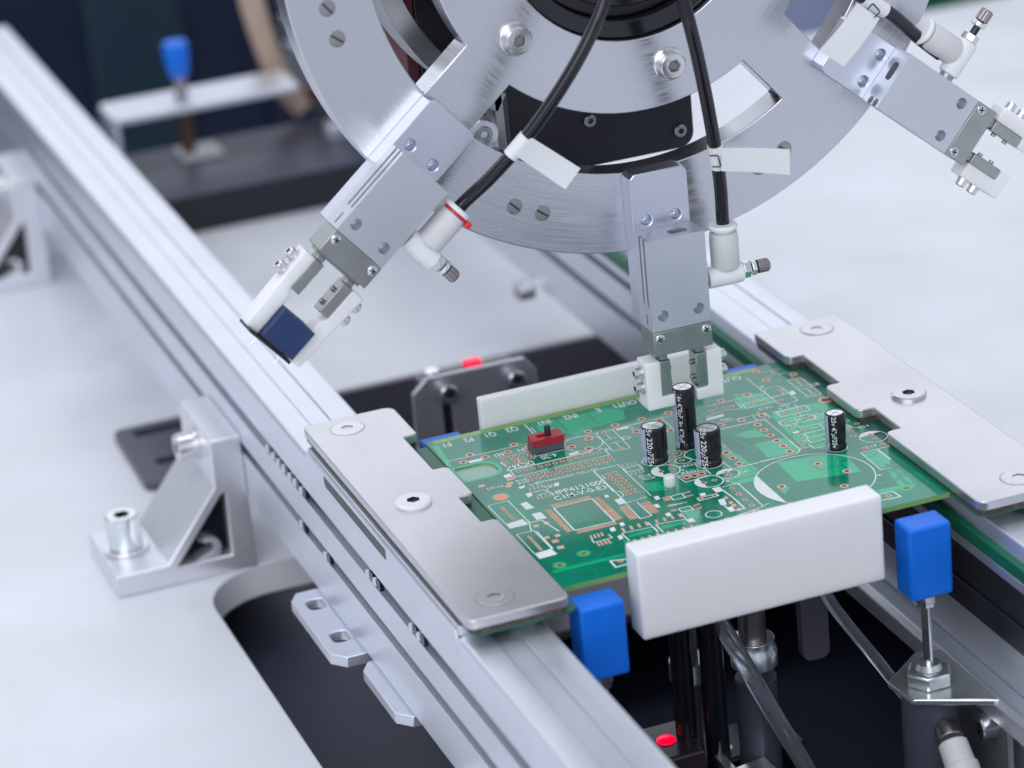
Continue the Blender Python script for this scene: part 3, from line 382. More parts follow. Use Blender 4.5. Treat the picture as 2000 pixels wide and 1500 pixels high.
rr = rail('conveyor_rail', 'silver extruded rail under the clamp plate with green belt', 57, 82.3, -330, 648, -54, -4, True, -1)
MB().box(54.6, 56.9, -330, 600, -13.9, -9.5).build('belt', 'belt', rr, bevel=0.3)
MB().box(55.4, 56.9, -330, 44, -28.5, -18.5).build('dark_strip', 'strip_black', rr, bevel=0.4)  # black strips added to darken the rail's inner face
MB().box(54.8, 56.9, -330, 44, -37.5, -29).build('dark_strip', 'strip_black', rr, bevel=0.4)
MB().box(54.9, 56.9, -330, 600, -17.4, -14.2).build('belt_guide', 'rail', rr, bevel=0.2)
MB().prism([(50, -62), (56, -62), (82, -62), (82, -54.2), (52, -54.2), (50, -56)], -330, 20, 'y').build('lower_flange', 'rail', rr, bevel=0.5)
# chain pins seen in the slots of the near rail
pinm = MB(); pinm.at((0, 0, 0), (1, 0, 0)); pinm.lathe([(1.5, -1), (1.5, 0.8), (1.1, 1.2), (0.1, 1.25)], 14)
pinm = pinm.mesh('chain_pin', ['chain'])
lnkm = MB(); lnkm.box(-0.8, 0.5, -1.2, 1.2, -2.1, 1.2); lnkm = lnkm.mesh('chain_link', ['gloss'])
for y, z in [(104, -20.5), (98, -20.4), (91, -20.6), (85, -20.4), (78, -20.5), (8, -20.5), (1, -20.3), (-33, -20.5), (-40, -20.4), (84, -34.9), (57, -34.8), (110, -20.5), (117, -20.4)]:
    inst('chain_pin', pinm, rl, (-101.6, y, z), (0, 0, math.pi))
    inst('chain_link', lnkm, rl, (-101.4, y - 3.4, z + 0.6))

# ================================================================== clamp plates
def clamp(name, label, outline, scr, green, risers, back):
    t = thing(name, label, 'clamp plate', (sum(p[0] for p in outline) / len(outline), 0, -4))
    tp = MB().prism(rpoly(outline), 1.0, 4.0).build('top_plate', 'plate', t, bevel=0.35, seg=2)
    g = rpoly([(x + (0.5 if x < back else -0.5), y, r) for x, y, r in outline])
    MB().prism(g, -0.3, 0.98).build('gasket', 'cork', t)
    MB().prism(rpoly(green), -1.15, -0.32).build('liner', 'liner', t, bevel=0.1)
    for b in risers: MB().box(*b).build('riser', 'rail', t, bevel=0.25)
    for i, (x, y, z, m0) in enumerate(scr):
        q = MB()
        if z > 4.5: sock(q, (x, y, 3.9), (0, 0, 1), 5.5, 1.25, 2.1, 1.2, 0.45, 0.3 + i)
        else: csk(q, (x, y, z), 5.3, 2.1, spin=0.3 + i)
        q.build('countersunk_screw', [m0, 'socket', 'steel'], tp, smooth=40)
    return t
oL = [(-101, 71.5, 2.5), (-101, -86, 2.5), (-71, -86, 3), (-71, -26.3, 2.0), (-75.7, -26.3, 0.4), (-75.7, -6.6, 0.4), (-71, -6.6, 2.2), (-71, 17, 2.2), (-75.7, 17, 0.4), (-75.7, 45.5, 0.4), (-71, 45.5, 2.2), (-71, 71.5, 3.5)]
clamp('clamp_plate', 'silver notched clamp plate along the near rail, white screw heads', oL,
      [(-88.9, 61.9, 4.0, 'pale_screw'), (-88.8, -3.2, 4.9, 'pale_screw'), (-89.3, -75.2, 4.0, 'plate')],
      [(-99.6, 71, 2.5), (-99.6, -85.8, 2.5), (-69.0, -85.8, 3), (-69.0, 44, 0.5), (-71.4, 44, 0.5), (-71.4, 71, 3)],
      [(-101.4, -93.4, -77.5, 66, -3.95, -1.18), (-86.5, -78.5, -77.5, 66, -3.95, -1.18)], -88)
cpl = bpy.data.objects['clamp_plate']
MB().box(-102.5, -101.45, -77.4, 66, -9.0, -1.92).build('side_cover', 'rail', cpl, bevel=0.2)
MB().prism(rpoly([(-15.5, -6.4, 0.8), (-15.5, -2.9, 0.2), (46, -2.9, 0.2), (46, -6.4, 1.6)]), -102.56, -102.3, 'x').build('slot_shade', 'socket', cpl)  # flat dark inlay stands for the shadow gap under the plate
oR = [(52.3, 65, 0.6), (52.3, 39, 2.2), (57.6, 39, 0.4), (57.6, 11.6, 0.4), (52.3, 11.6, 2.2), (52.3, -12, 2.2), (57.6, -12, 0.4), (57.6, -30.6, 0.4), (52.3, -30.6, 2.2), (52.3, -90.8, 3), (82.3, -90.8, 3), (82.3, 65, 2.5)]
clamp('clamp_plate', 'silver notched clamp plate on the far side of the green board', oR,
      [(70.9, 56.2, 4.0, 'plate'), (71.0, -9.5, 4.9, 'plate'), (70.2, -80.8, 4.0, 'plate')],
      [(52.7, 64, 0.6), (52.7, -90.3, 3), (81.9, -90.3, 3), (81.9, 64, 2.5)],
      [(58.5, 66.7, -82, 60, -3.95, -1.18), (73.9, 81, -82, 60, -3.95, -1.18)], 67)

# ================================================================== brackets on the table
def bracket(label, y0, boltlab):
    t = thing('corner_bracket', label, 'bracket', (-127, y0 + 21, -80), 'aluminium corner brackets fixing the rail')
    w = 42
    # side profile (x, z): foot, upright, sloping web with an open triangle
    outer = [(-152, -79.95), (-102.1, -79.95), (-102.1, -30), (-113, -30), (-113.4, -47), (-133.5, -72), (-152, -72)]
    tri = [(-130, -73.5), (-110.5, -73.5), (-109.8, -50), (-111.5, -50.5)]
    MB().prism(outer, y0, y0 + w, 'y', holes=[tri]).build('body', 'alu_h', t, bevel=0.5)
    MB().prism([(-131, -73.6), (-110.3, -73.6), (-109.7, -49.5), (-111.6, -50.2)], y0 + 4, y0 + w - 1.5, 'y').build('shade_fill', 'gloss', t)  # black block filling the triangle stands for the shade deep inside it
    q = MB(); q.prism([(-123, -73.4), (-114.5, -73.4)] + circle(-117.5, -69.5, 3.8, 14, -0.5, 2.6) + circle(-118.2, -69.2, 1.9, 10, 2.6, -0.7)[:0] + [(-121, -66.6), (-119.4, -67.8)] + circle(-118, -69.3, 1.9, 8, 2.2, -1.2), y0 + 0.6, y0 + 3.9, 'y')
    q.build('hook_rib', 'alu_h', t, bevel=0.1)
    q = MB(); q.at((-143, y0 + 21, -71.95)); q.lathe([(3.4, 0), (7.9, 0), (7.9, 1.4), (3.4, 1.4)], 32); q.build('washer', 'screw', t, bevel=0.2)
    q = MB(); sock(q, (-143, y0 + 21, -70.4), (0, 0, 1), 6.0, 12.0, 3.0, 4.5, 0.8); q.build('foot_bolt', ['zinc', 'socket'], t)
    q = MB(); q.at((-113.2, y0 + 21, -38.5), (-1, 0, 0)); q.lathe([(2.2, 0), (6.0, 0), (6.0, 1.2), (2.2, 1.2)], 32); q.build('washer', 'screw', t, bevel=0.2)
    q = MB(); sock(q, (-114.4, y0 + 21, -38.5), (-1, 0, 0), 4.9, 6.2, 2.4, 2.8, 0.5); q.build('rail_bolt', ['screw', 'socket'], t)
    return t
bracket('silver corner bracket beside the rounded table cut-out, zinc bolt standing on it', 156, 0)
bracket('blurred silver corner bracket at the far left end of the rail', 487, 0)
sp = thing('slotted_plate', 'dark grey plate with two long slots lying beside the rail', 'plate', (-100, 271, -80))
q = MB(); q.prism(rpoly([(-120, 297, 4), (-121, 239, 4), (-84, 239, 1), (-84, 297, 1)]), -79.9, -76.5,
                  holes=[rpoly([(-113.5, 285.5, 2), (-86, 285.5, 0.2), (-86, 292, 0.2), (-113.5, 292, 2)][::1]), rpoly([(-112.5, 254.5, 2), (-86, 254.5, 0.2), (-86, 261, 0.2), (-112.5, 261, 2)])])
q.build('sheet', 'lower', sp, bevel=0.3)
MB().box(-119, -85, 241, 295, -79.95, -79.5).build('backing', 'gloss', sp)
def hanger(label, y0, y1, xo, hol):
    t = thing('hanger_plate', label, 'plate', (-100, (y0 + y1) / 2, -58))
    MB().prism([(xo, y0 + 5), (xo + 4, y0), (-90, y0), (-90, y1), (xo + 3, y1), (xo, y1 - 5)], -57.8, -54.1, holes=[rpoly([(xo + 3.6, y - 4, 2.2), (xo + 9.5, y - 4, 2.2), (xo + 9.5, y + 4, 2.2), (xo + 3.6, y + 4, 2.2)]) for y in hol]).build('plate', 'rail', t, bevel=0.3)
    return t
hanger('pale chamfered plate with two oval holes under the near rail', 23, 75, -112.2, [64, 38])
hanger('narrow pale strip under the near rail beyond the oval holes', -24, 17, -106.4, [])
hanger('rounded pale tab under the near rail at the bottom edge', -90, -60, -112, [])

# ================================================================== board
bx0, bx1, by0, by1 = -68.6, 52.6, -71.6, 46.7
pcb = thing('circuit_board', 'bare green circuit board with white print held between two clamp plates', 'circuit board', (-8, -12, -1.6))
slotp = rpoly([(-67.7, 22.4, 1), (-55.6, 22.4, 4.5), (-55.6, 11.6, 4.5), (-67.7, 11.6, 1)], 8)
vias = [circle(x, y, r * 0.55, 20) for x, y, r, k in HOLES if k == 'v']
bb = MB(); bb.prism([(bx0, by0), (bx1, by0), (bx1, by1), (bx0, by1)], -1.6, 0.0, holes=[slotp] + vias)
for i, f in enumerate(bb.f):
    zs = [bb.v[j][2] for j in f]
    if max(zs) - min(zs) > 0.5: bb.mi[i] = 1
bb.build('substrate', ['mask', 'fr4'], pcb, fix=True)
MB().box(-67.6, -55.7, 11.7, 22.3, -1.5, -0.6).build('slot_backing', 'backing', pcb)
q = MB(); q.prism(rpoly([(-68.4, 23.5, 1), (-54.5, 23.5, 5.4), (-54.5, 10.5, 5.4), (-68.4, 10.5, 1)], 8), 0.01, 0.02, holes=[slotp]); q.build('slot_rim', 'pour', pcb)
q = MB(); q.prism([(bx0 + 2.2, by1 - 0.15), (bx1 - 9, by1 - 0.15), (bx1 - 9, by1 - 2.9), (bx0 + 2.2, by1 - 2.9)], 0.008, 0.018); q.build('edge_strip', 'edge', pcb)
def flat(polys, z, name, m):
    q = MB()
    for p in polys:
        zz = z
        if isinstance(p, tuple): p, zz = p
        n = len(p); q.add([(x, y, zz) for x, y in p], [tuple(range(n))])
    b = MB(); b = q; 
    o = b.build(name, m, pcb, fix=False); me = o.data
    bm = bmesh.new(); bm.from_mesh(me)
    for f in bm.faces:
        f.normal_update()
        if f.normal.z < 0: f.normal_flip()
    bm.to_mesh(me); bm.free(); return o
for i, p in enumerate(POURS): flat([p], 0.009 + 0.0003 * i, 'copper_pour', 'pour')
def strip(pts, w, closed=False):
    """mitred quads along a polyline, none overlapping"""
    P = [Vector(p) for i, p in enumerate(pts) if i == 0 or (Vector(p) - Vector(pts[i - 1])).length > 0.02]
    if closed and (P[0] - P[-1]).length < 0.02: P.pop()
    n = len(P); L_, R_ = [], []
    for i in range(n):
        d0 = (P[i] - P[i - 1]).normalized() if (i > 0 or closed) else (P[1] - P[0]).normalized()
        d1 = (P[(i + 1) % n] - P[i]).normalized() if (i < n - 1 or closed) else d0
        t_ = (d0 + d1)
        t_ = t_.normalized() if t_.length > 0.2 else d0
        nn = Vector((-t_.y, t_.x)); k = min(1 / max(0.35, nn.dot(Vector((-d0.y, d0.x)))), 2.2) * w / 2
        L_.append(P[i] + nn * k); R_.append(P[i] - nn * k)
    m_ = n if closed else n - 1
    return [[tuple(L_[i]), tuple(R_[i]), tuple(R_[(i + 1) % n]), tuple(L_[(i + 1) % n])] for i in range(m_)]
# faint copper traces under the solder mask
tr = []
rg = random.Random(3)
for i in range(150):
    x = rg.uniform(bx0 + 3, bx1 - 3); y = rg.uniform(by0 + 3, by1 - 4); w = rg.choice((0.35, 0.5, 0.5, 0.8, 1.4))
    p = [(x, y)]; a = rg.choice((0, 90, 180, 270))
    for k in range(rg.randint(2, 4)):
        l = rg.uniform(2, 13); x += l * math.cos(math.radians(a)); y += l * math.sin(math.radians(a))
        x = min(max(x, bx0 + 2), bx1 - 2); y = min(max(y, by0 + 2), by1 - 3.5); p.append((x, y)); a += rg.choice((45, -45, 90, -90))
    tr += [(s, 0.0195 + 0.00004 * i) for s in strip(p, w) if not any(-67.8 < v[0] < -54.5 and 10.5 < v[1] < 23.5 for v in s)]
tro = flat(tr, 0.016, 'copper_traces', 'trace'); tro['kind'] = 'stuff'
sk = []
for i, (pts, w, c) in enumerate(SILK): sk += [(s_, 0.032 + 0.00005 * i) for s_ in strip(pts, w * 1.25, bool(c))]
sko = flat(sk, 0.032, 'print_lines', 'silk')
for cx, cy, r, w, seg in CIRC:
    q = MB(); o = circle(cx, cy, r + w * 0.6, 56); i_ = circle(cx, cy, r - w * 0.6, 56)
    zc = 0.039 + 0.0002 * len(pcb.children) % 0.002
    q.add([(x, y, zc) for x, y in o + i_], [(k, (k + 1) % 56, 56 + (k + 1) % 56, 56 + k) for k in range(56)])
    if seg:
        a, b = seg; b += 360 if b < a else 0
        arc = circle(cx, cy, r, 24, math.radians(a), math.radians(b)); q.add([(x, y, zc + 0.0006) for x, y in arc], [tuple(range(len(arc)))])
    q.build('print_circle', 'silk', pcb, fix=False)
for i, p in enumerate(BLOCKS): flat([p], 0.0285 + 0.0001 * i, 'print_block', 'silk')
for i, p in enumerate(QUADS): flat([p], 0.0255 + 0.00003 * i, 'surface_pad', 'tan' if i < 15 else 'copper')
padm = {}
for k, r0, r1 in (('m', 1.4, 0.72), ('s', 0.88, 0.45)):
    q = MB(); o = circle(0, 0, r0, 24); i_ = circle(0, 0, r1, 24)
    q.add([(x, y, 0.045) for x, y in o + i_], [(j, (j + 1) % 24, 24 + (j + 1) % 24, 24 + j) for j in range(24)])
    q.cur = 1; q.add([(x, y, 0.044) for x, y in i_], [tuple(range(24))]); padm[k] = q.mesh('solder_pad', ['copper', 'drill'], fix=False)
for x, y, k in PADS:
    o = inst('solder_pad', padm[k], pcb, (x, y, 0)); s = random.uniform(0.93, 1.07); o.scale = (s, s, random.uniform(0.98, 1.08))
for x, y, r, k in HOLES:
    q = MB(); o = circle(x, y, r * 1.0, 28)
    if k == 'o': q.add([(a, b, 0.03) for a, b in circle(x, y, r * 1.25, 28)], [tuple(range(28))]); q.cur = 1; q.add([(a, b, 0.04) for a, b in o], [tuple(range(28))]); q.build('fiducial', ['pour', 'orange'], pcb, fix=False)
    elif k == 'c':
        i_ = circle(x, y, r * 0.62, 28); q.add([(a, b, 0.03) for a, b in o + i_], [(j, (j + 1) % 28, 28 + (j + 1) % 28, 28 + j) for j in range(28)])
        q.cur = 1; q.add([(a, b, 0.029) for a, b in i_], [tuple(range(28))]); q.build('mounting_hole', ['copper', 'drill'], pcb, fix=False)
    else:
        q.add([(a, b, 0.03) for a, b in circle(x, y, r * 1.45, 28)] + [(a, b, 0.03) for a, b in circle(x, y, r * 0.97, 28)], [(j, (j + 1) % 28, 28 + (j + 1) % 28, 28 + j) for j in range(28)])
        q.cur = 1; i_ = circle(x, y, r * 0.56, 28); q.add([(a, b, 0.031) for a, b in o] + [(a, b, 0.031) for a, b in i_], [(j, (j + 1) % 28, 28 + (j + 1) % 28, 28 + j) for j in range(28)]); q.build('mounting_hole', ['pour', 'fr4'], pcb, fix=False)
for s_, x, y, h, rot in TEXTS:
    me = text_mesh(s_, h * 1.35 * S); me.materials.append(M['silk'])
    o = inst('lettering', me, pcb, (x, y, 0.042), (0, 0, math.radians(rot)))
    if rot == 180: o.scale = (0.88, 1.32, 1)
    elif len(s_) > 6: o.scale = (0.92, 1.15, 1)

# ---- parts on the board
def capacitor(label, x, y, r, h, texts, stripe=(158, 208), ta=228, th=1.9):
    t = thing('capacitor', label, 'capacitor', (x, y, 0), 'electrolytic capacitors standing on the board')
    q = MB(); q.at((x, y, 0.15))
    prof = [(r * 0.90, 0), (r, 0.35), (r, 1.1), (r * 0.975, 1.5), (r * 0.90, 2.0), (r * 0.90, 2.2), (r * 0.975, 2.8), (r, 3.3), (r, h - 0.75), (r * 0.97, h - 0.3), (r * 0.88, h - 0.02), (r * 0.80, h - 0.02), (r * 0.79, h - 0.12)]
    q.lathe(prof, 48, close=False)
    n = 48
    for i, f in enumerate(q.f):
        a = math.degrees(math.atan2(sum(q.v[j][1] for j in f) / 4 - y, sum(q.v[j][0] for j in f) / 4 - x)) % 360
        k = min(j // n for j in f)
        if stripe[0] < a < stripe[1] and k < 9: q.mi[i] = 1
    slv = q.build('sleeve', ['sleeve', 'stripe'], t)
    q = MB(); q.at((x, y, 0.15)); R = r * 0.795
    q.lathe([(R, h - 0.14), (R * 0.3, h - 0.12), (0.02, h - 0.12)], 40, close=False); q.M = Matrix.Identity(4)
    q.cur = 1
    for a in (0.55, 2.12):
        d = Vector((math.cos(a), math.sin(a), 0)) * R * 0.86; o = Vector((-math.sin(a), math.cos(a), 0)) * 0.13; c = Vector((x, y, 0.15 + h - 0.085 + (0.004 if a > 1 else 0)))
        q.add([c - d - o, c + d - o, c + d + o, c - d + o], [(0, 1, 2, 3)])
    q.build('vent_top', ['captop', 'steel'], t, fix=False)
    for s_, z in texts:
        me = text_mesh(s_, th * 1.3)
        for v in me.vertices:
            tx_, ty_ = v.co.x, v.co.y; a = math.radians(ta) + ty_ / r
            # long strings are set along the can
            v.co = Vector(((r + 0.03) * math.cos(a), (r + 0.03) * math.sin(a), z - tx_)) * S
        me.materials.append(M['silk']); inst('lettering', me, slv, (x, y, 0))
    return t
capacitor('tall black capacitor gripped by the jaws above the board', 0.4, 0.3, 3.5, 19.6, [('16v 470µF16v 470µF', 10.6)], th=1.5, ta=226)
capacitor('short black capacitor nearest the red switch, silver stripe', -12.1, -4.8, 4.0, 11.6, [('25v 220µF25v', 6.4)], th=1.85, ta=228)
capacitor('short black capacitor in front of the tall gripped one', 1.04, -15.4, 4.0, 11.6, [('25v 220µF25v', 6.4)], th=1.85, ta=228)
capacitor('slim black capacitor standing by itself near the notched plate', 38.5, -25.5, 3.1, 11.6, [('25v 47µF25v', 6.3)], stripe=(170, 205), th=1.5, ta=236)

sw = thing('slide_switch', 'small red and grey slide switch with black lever on the board', 'switch', (-38, 20, 0))
MB().box(-43.1, -32.6, 18.9, 23.2, 0.1, 2.5).build('base', 'grey', sw, bevel=0.12)
q = MB(); q.prism([(18.6, 2.55), (23.4, 2.55), (23.4, 5.1), (18.6, 4.7)], -42.7, -32.4, 'x'); c_ = MB(); c_.box(-40.5, -35.8, 20.1, 21.9, 4.2, 8)
q.build('cover', 'red', sw, cut=c_)
q = MB(); q.at((-36.9, 21.0, 4.1)); q.lathe([(0.95, 0), (0.95, 3.6), (0.75, 3.9), (0.05, 3.95)], 18); q.build('lever', 'black', sw)
npn = thing('spacer_post', 'stubby white nylon post on the board in front of the capacitors', 'post', (-15.6, -24.2, 0))
q = MB(); q.at((-15.6, -24.2, 0.05)); q.lathe([(1.75, 0), (1.75, 3.0), (1.5, 3.3), (0.05, 3.35)], 24); q.build('post', 'pom', npn)

# ---- locating bars and cushions
def bar(label, y0, y1, bv):
    t = thing('locating_bar', label, 'bar', (-11.5, (y0 + y1) / 2, -17))
    MB().box(-49.2, 26, y0, y1, -17.2, 9.6).build('bar', 'pom', t, bevel=bv, seg=4); return t
bar('white plastic bar along the near edge of the board', -82.0, -72.7, 0.8)
bar('white plastic bar behind the far edge of the board', 47.6, 51.0, 0.5)
def cushion(label, cx, cy, stem=-60):
    t = thing('rubber_cushion', label, 'cushion', (cx, cy, stem), 'blue rubber cushions at the board corners')
    MB().box(cx - 6.8, cx + 6.8, cy - 5, cy + 5, -25.2, -2.2).build('pad', 'blue', t, bevel=1.1, seg=4)
    q = MB(); q.at((cx, cy, -29.5)); q.lathe([(2.9, 0), (2.9, 1.6), (3.4, 1.7), (3.4, 4.2)], 6); q.build('nut', 'screw', t, bevel=0.2, smooth=20)
    MB().cyl((cx, cy, stem), (cx, cy, -29.5), 1.5).build('rod', 'screw', t)
    return t
cushion('blue rubber block on a steel rod at the near right corner of the board', 39.2, -80)
cushion('blue rubber block beside the near rail, next to the white bar', -61.2, -78.5)
cushion('blue rubber block peeping over the far edge next to letters P1', -61.4, 50.4)
cushion('blue rubber block peeping over the far edge behind the gripper', 41.2, 50.4)

# ================================================================== wheel
WX, WZ = 0.2, 166.4
wh = thing('indexing_wheel', 'large brushed aluminium indexing wheel with curved windows above the board', 'wheel', (WX, 18, WZ))
def pol(r, deg): a = math.radians(deg); return (WX + r * math.sin(a), WZ - r * math.cos(a))   # deg from straight down, + to +x
win = []
for c in (-50, 40, 130, 220):
    a0 = c; a1 = c + 90; h = 9.3
    s0 = math.degrees(math.asin(h / 62.4)); s1 = math.degrees(math.asin(h / 80.7))
    inner = [pol(62.4, a0 + s0 + (a1 - a0 - 2 * s0) * i / 28) for i in range(29)]
    outer = [pol(80.7, a1 - s1 - (a1 - a0 - 2 * s1) * i / 32) for i in range(33)]
    win.append(inner + outer)
q = MB(); q.prism(circle(WX, WZ, 105.5, 128), 13, 23, 'y', holes=win + [circle(WX, WZ, 40.4, 72)])
q.build('disc', 'disc', wh, bevel=0.35)
q = MB(); q.prism(circle(WX, WZ, 40.2, 72), 15.5, 62, 'y', holes=[circle(WX, WZ, 35, 60)]); q.build('bore_sleeve', 'gloss', wh, bevel=0.4)
q = MB(); q.prism(circle(WX, WZ, 34.9, 60), 20, 60, 'y'); q.build('hub', 'motor', wh, bevel=0.6)
q = MB(); q.prism(circle(WX, WZ, 31, 60), 16.5, 19.9, 'y', holes=[circle(WX, WZ, 27, 60)]); q.build('hub_ring', 'gloss', wh, bevel=0.5)
bolt = MB(); bolt.at((0, 0, 0), (0, -1, 0)); bolt.lathe([(3.4, 0.0), (5.1, 0.0), (5.1, 0.5), (4.7, 0.8), (3.4, 0.8)], 36, close=False); bolt.M = Matrix.Identity(4)
sock(bolt, (0, -0.3, 0), (0, -1, 0), 4.1, 3.0, 2.0, 2.4, 0.5); bolt = bolt.mesh('cap_bolt', ['screw', 'steel'])
for a in (10.3, -48.9, 70.3, 130.3, 190.3, 250.3):
    x, z = pol(50.5, a); inst('cap_bolt', bolt, wh, (x, 13, z), (0, random.uniform(0, 1), 0))
sl = MB(); sl.at((0, 0, 0), (0, -1, 0)); sl.lathe([(2.5, -0.2), (2.5, 0.05), (2.2, 0.1), (0.02, 0.1)], 26, close=False); sl.M = Matrix.Identity(4); sl.cur = 1
sl.add([(-2.1, -0.13, -0.32), (2.1, -0.13, -0.32), (2.1, -0.13, 0.32), (-2.1, -0.13, 0.32)], [(0, 1, 2, 3)]); slm = sl.mesh('slotted_screw', ['steel', 'socket'], fix=False)
for a in (-27.4, -21.7, 27.9, 22.1, -81.4, -75.6):
    x, z = pol(94.2, a); inst('slotted_screw', slm, wh, (x, 12.95, z), (0, random.choice((0.8, 0.65, 0.9)), 0))
ST = [50.2, 0.0, -49.4]
for th in ST:
    R = Matrix.Translation((WX, 0, WZ)) @ Matrix.Rotation(math.radians(th), 4, 'Y')
    q = MB(); q.M = R; q.prism([(-9.2, -126), (9.2, -126), (9.2, -80.6), (7.8, -79.2), (-7.8, -79.2), (-9.2, -80.6)], 6.1, 12.98, 'y')
    c_ = MB(); c_.M = R
    for tx_ in (-4.75, 4.75): c_.cyl((tx_, 5.6, -94), (tx_, 9.0, -94), 1.9, 20, 0.9)
    q.build('arm', 'arm', wh, bevel=0.3, cut=c_)
# ---- drive behind the wheel
mo = thing('drive_motor', 'matt black square motor body behind the wheel window', 'motor', (0, 85, 77))
MB().prism(rpoly([(-31, 77, 5), (30.5, 77, 5), (30.5, 256, 5), (-31, 256, 5)]), 50, 120, 'y').build('housing', 'motor', mo, bevel=0.6)
ms = MB(); sock(ms, (0, 0, 0), (0, -1, 0), 2.0, 1.4, 1.0, 1.0, 0.3); ms = ms.mesh('housing_screw', ['steel', 'socket'])
for x, z in ((25.5, 83), (-26, 83), (-4, 92)): inst('housing_screw', ms, mo, (x, 49.9, z))
so = thing('standoff', 'short round aluminium standoff showing through the wheel window', 'standoff', (-46, 35, 101))
q = MB(); q.cyl((-46, 26, 102), (-46, 48, 102), 4.6); q.build('barrel', 'alu', so, bevel=0.5)
q = MB(); sock(q, (-46, 25.9, 102), (0, -1, 0), 2.6, 0.6, 1.4, 1.6, 0.2); q.build('screw', ['steel', 'socket'], so)
gp = thing('gusset_plate', 'narrow grey folded plate beside the black motor', 'plate', (-34, 42, 88))
MB().box(-37.5, -34.5, 40, 49, 82, 112).build('web', 'steel', gp, bevel=0.4); MB().box(-34.4, -31.8, 44, 49, 82, 112).build('flange', 'beam', gp, bevel=0.4)
dc = thing('drive_cover', 'dark cover with maroon edge behind the upper wheel window', 'cover', (-45, 90, 104))
MB().box(-50, -33, 70, 110, 90, 240).build('body', 'motor', dc, bevel=0.5); MB().box(-54.2, -50.2, 70, 110, 92, 240).build('edge', 'maroon', dc, bevel=0.4)
q = MB(); q.prism(circle(WX, WZ, 73, 64, math.radians(190), math.radians(240)) + circle(WX, WZ, 66.5, 64, math.radians(240), math.radians(190)), 40, 60, 'y'); q.build('guard_ring', 'steel', dc, bevel=0.4)

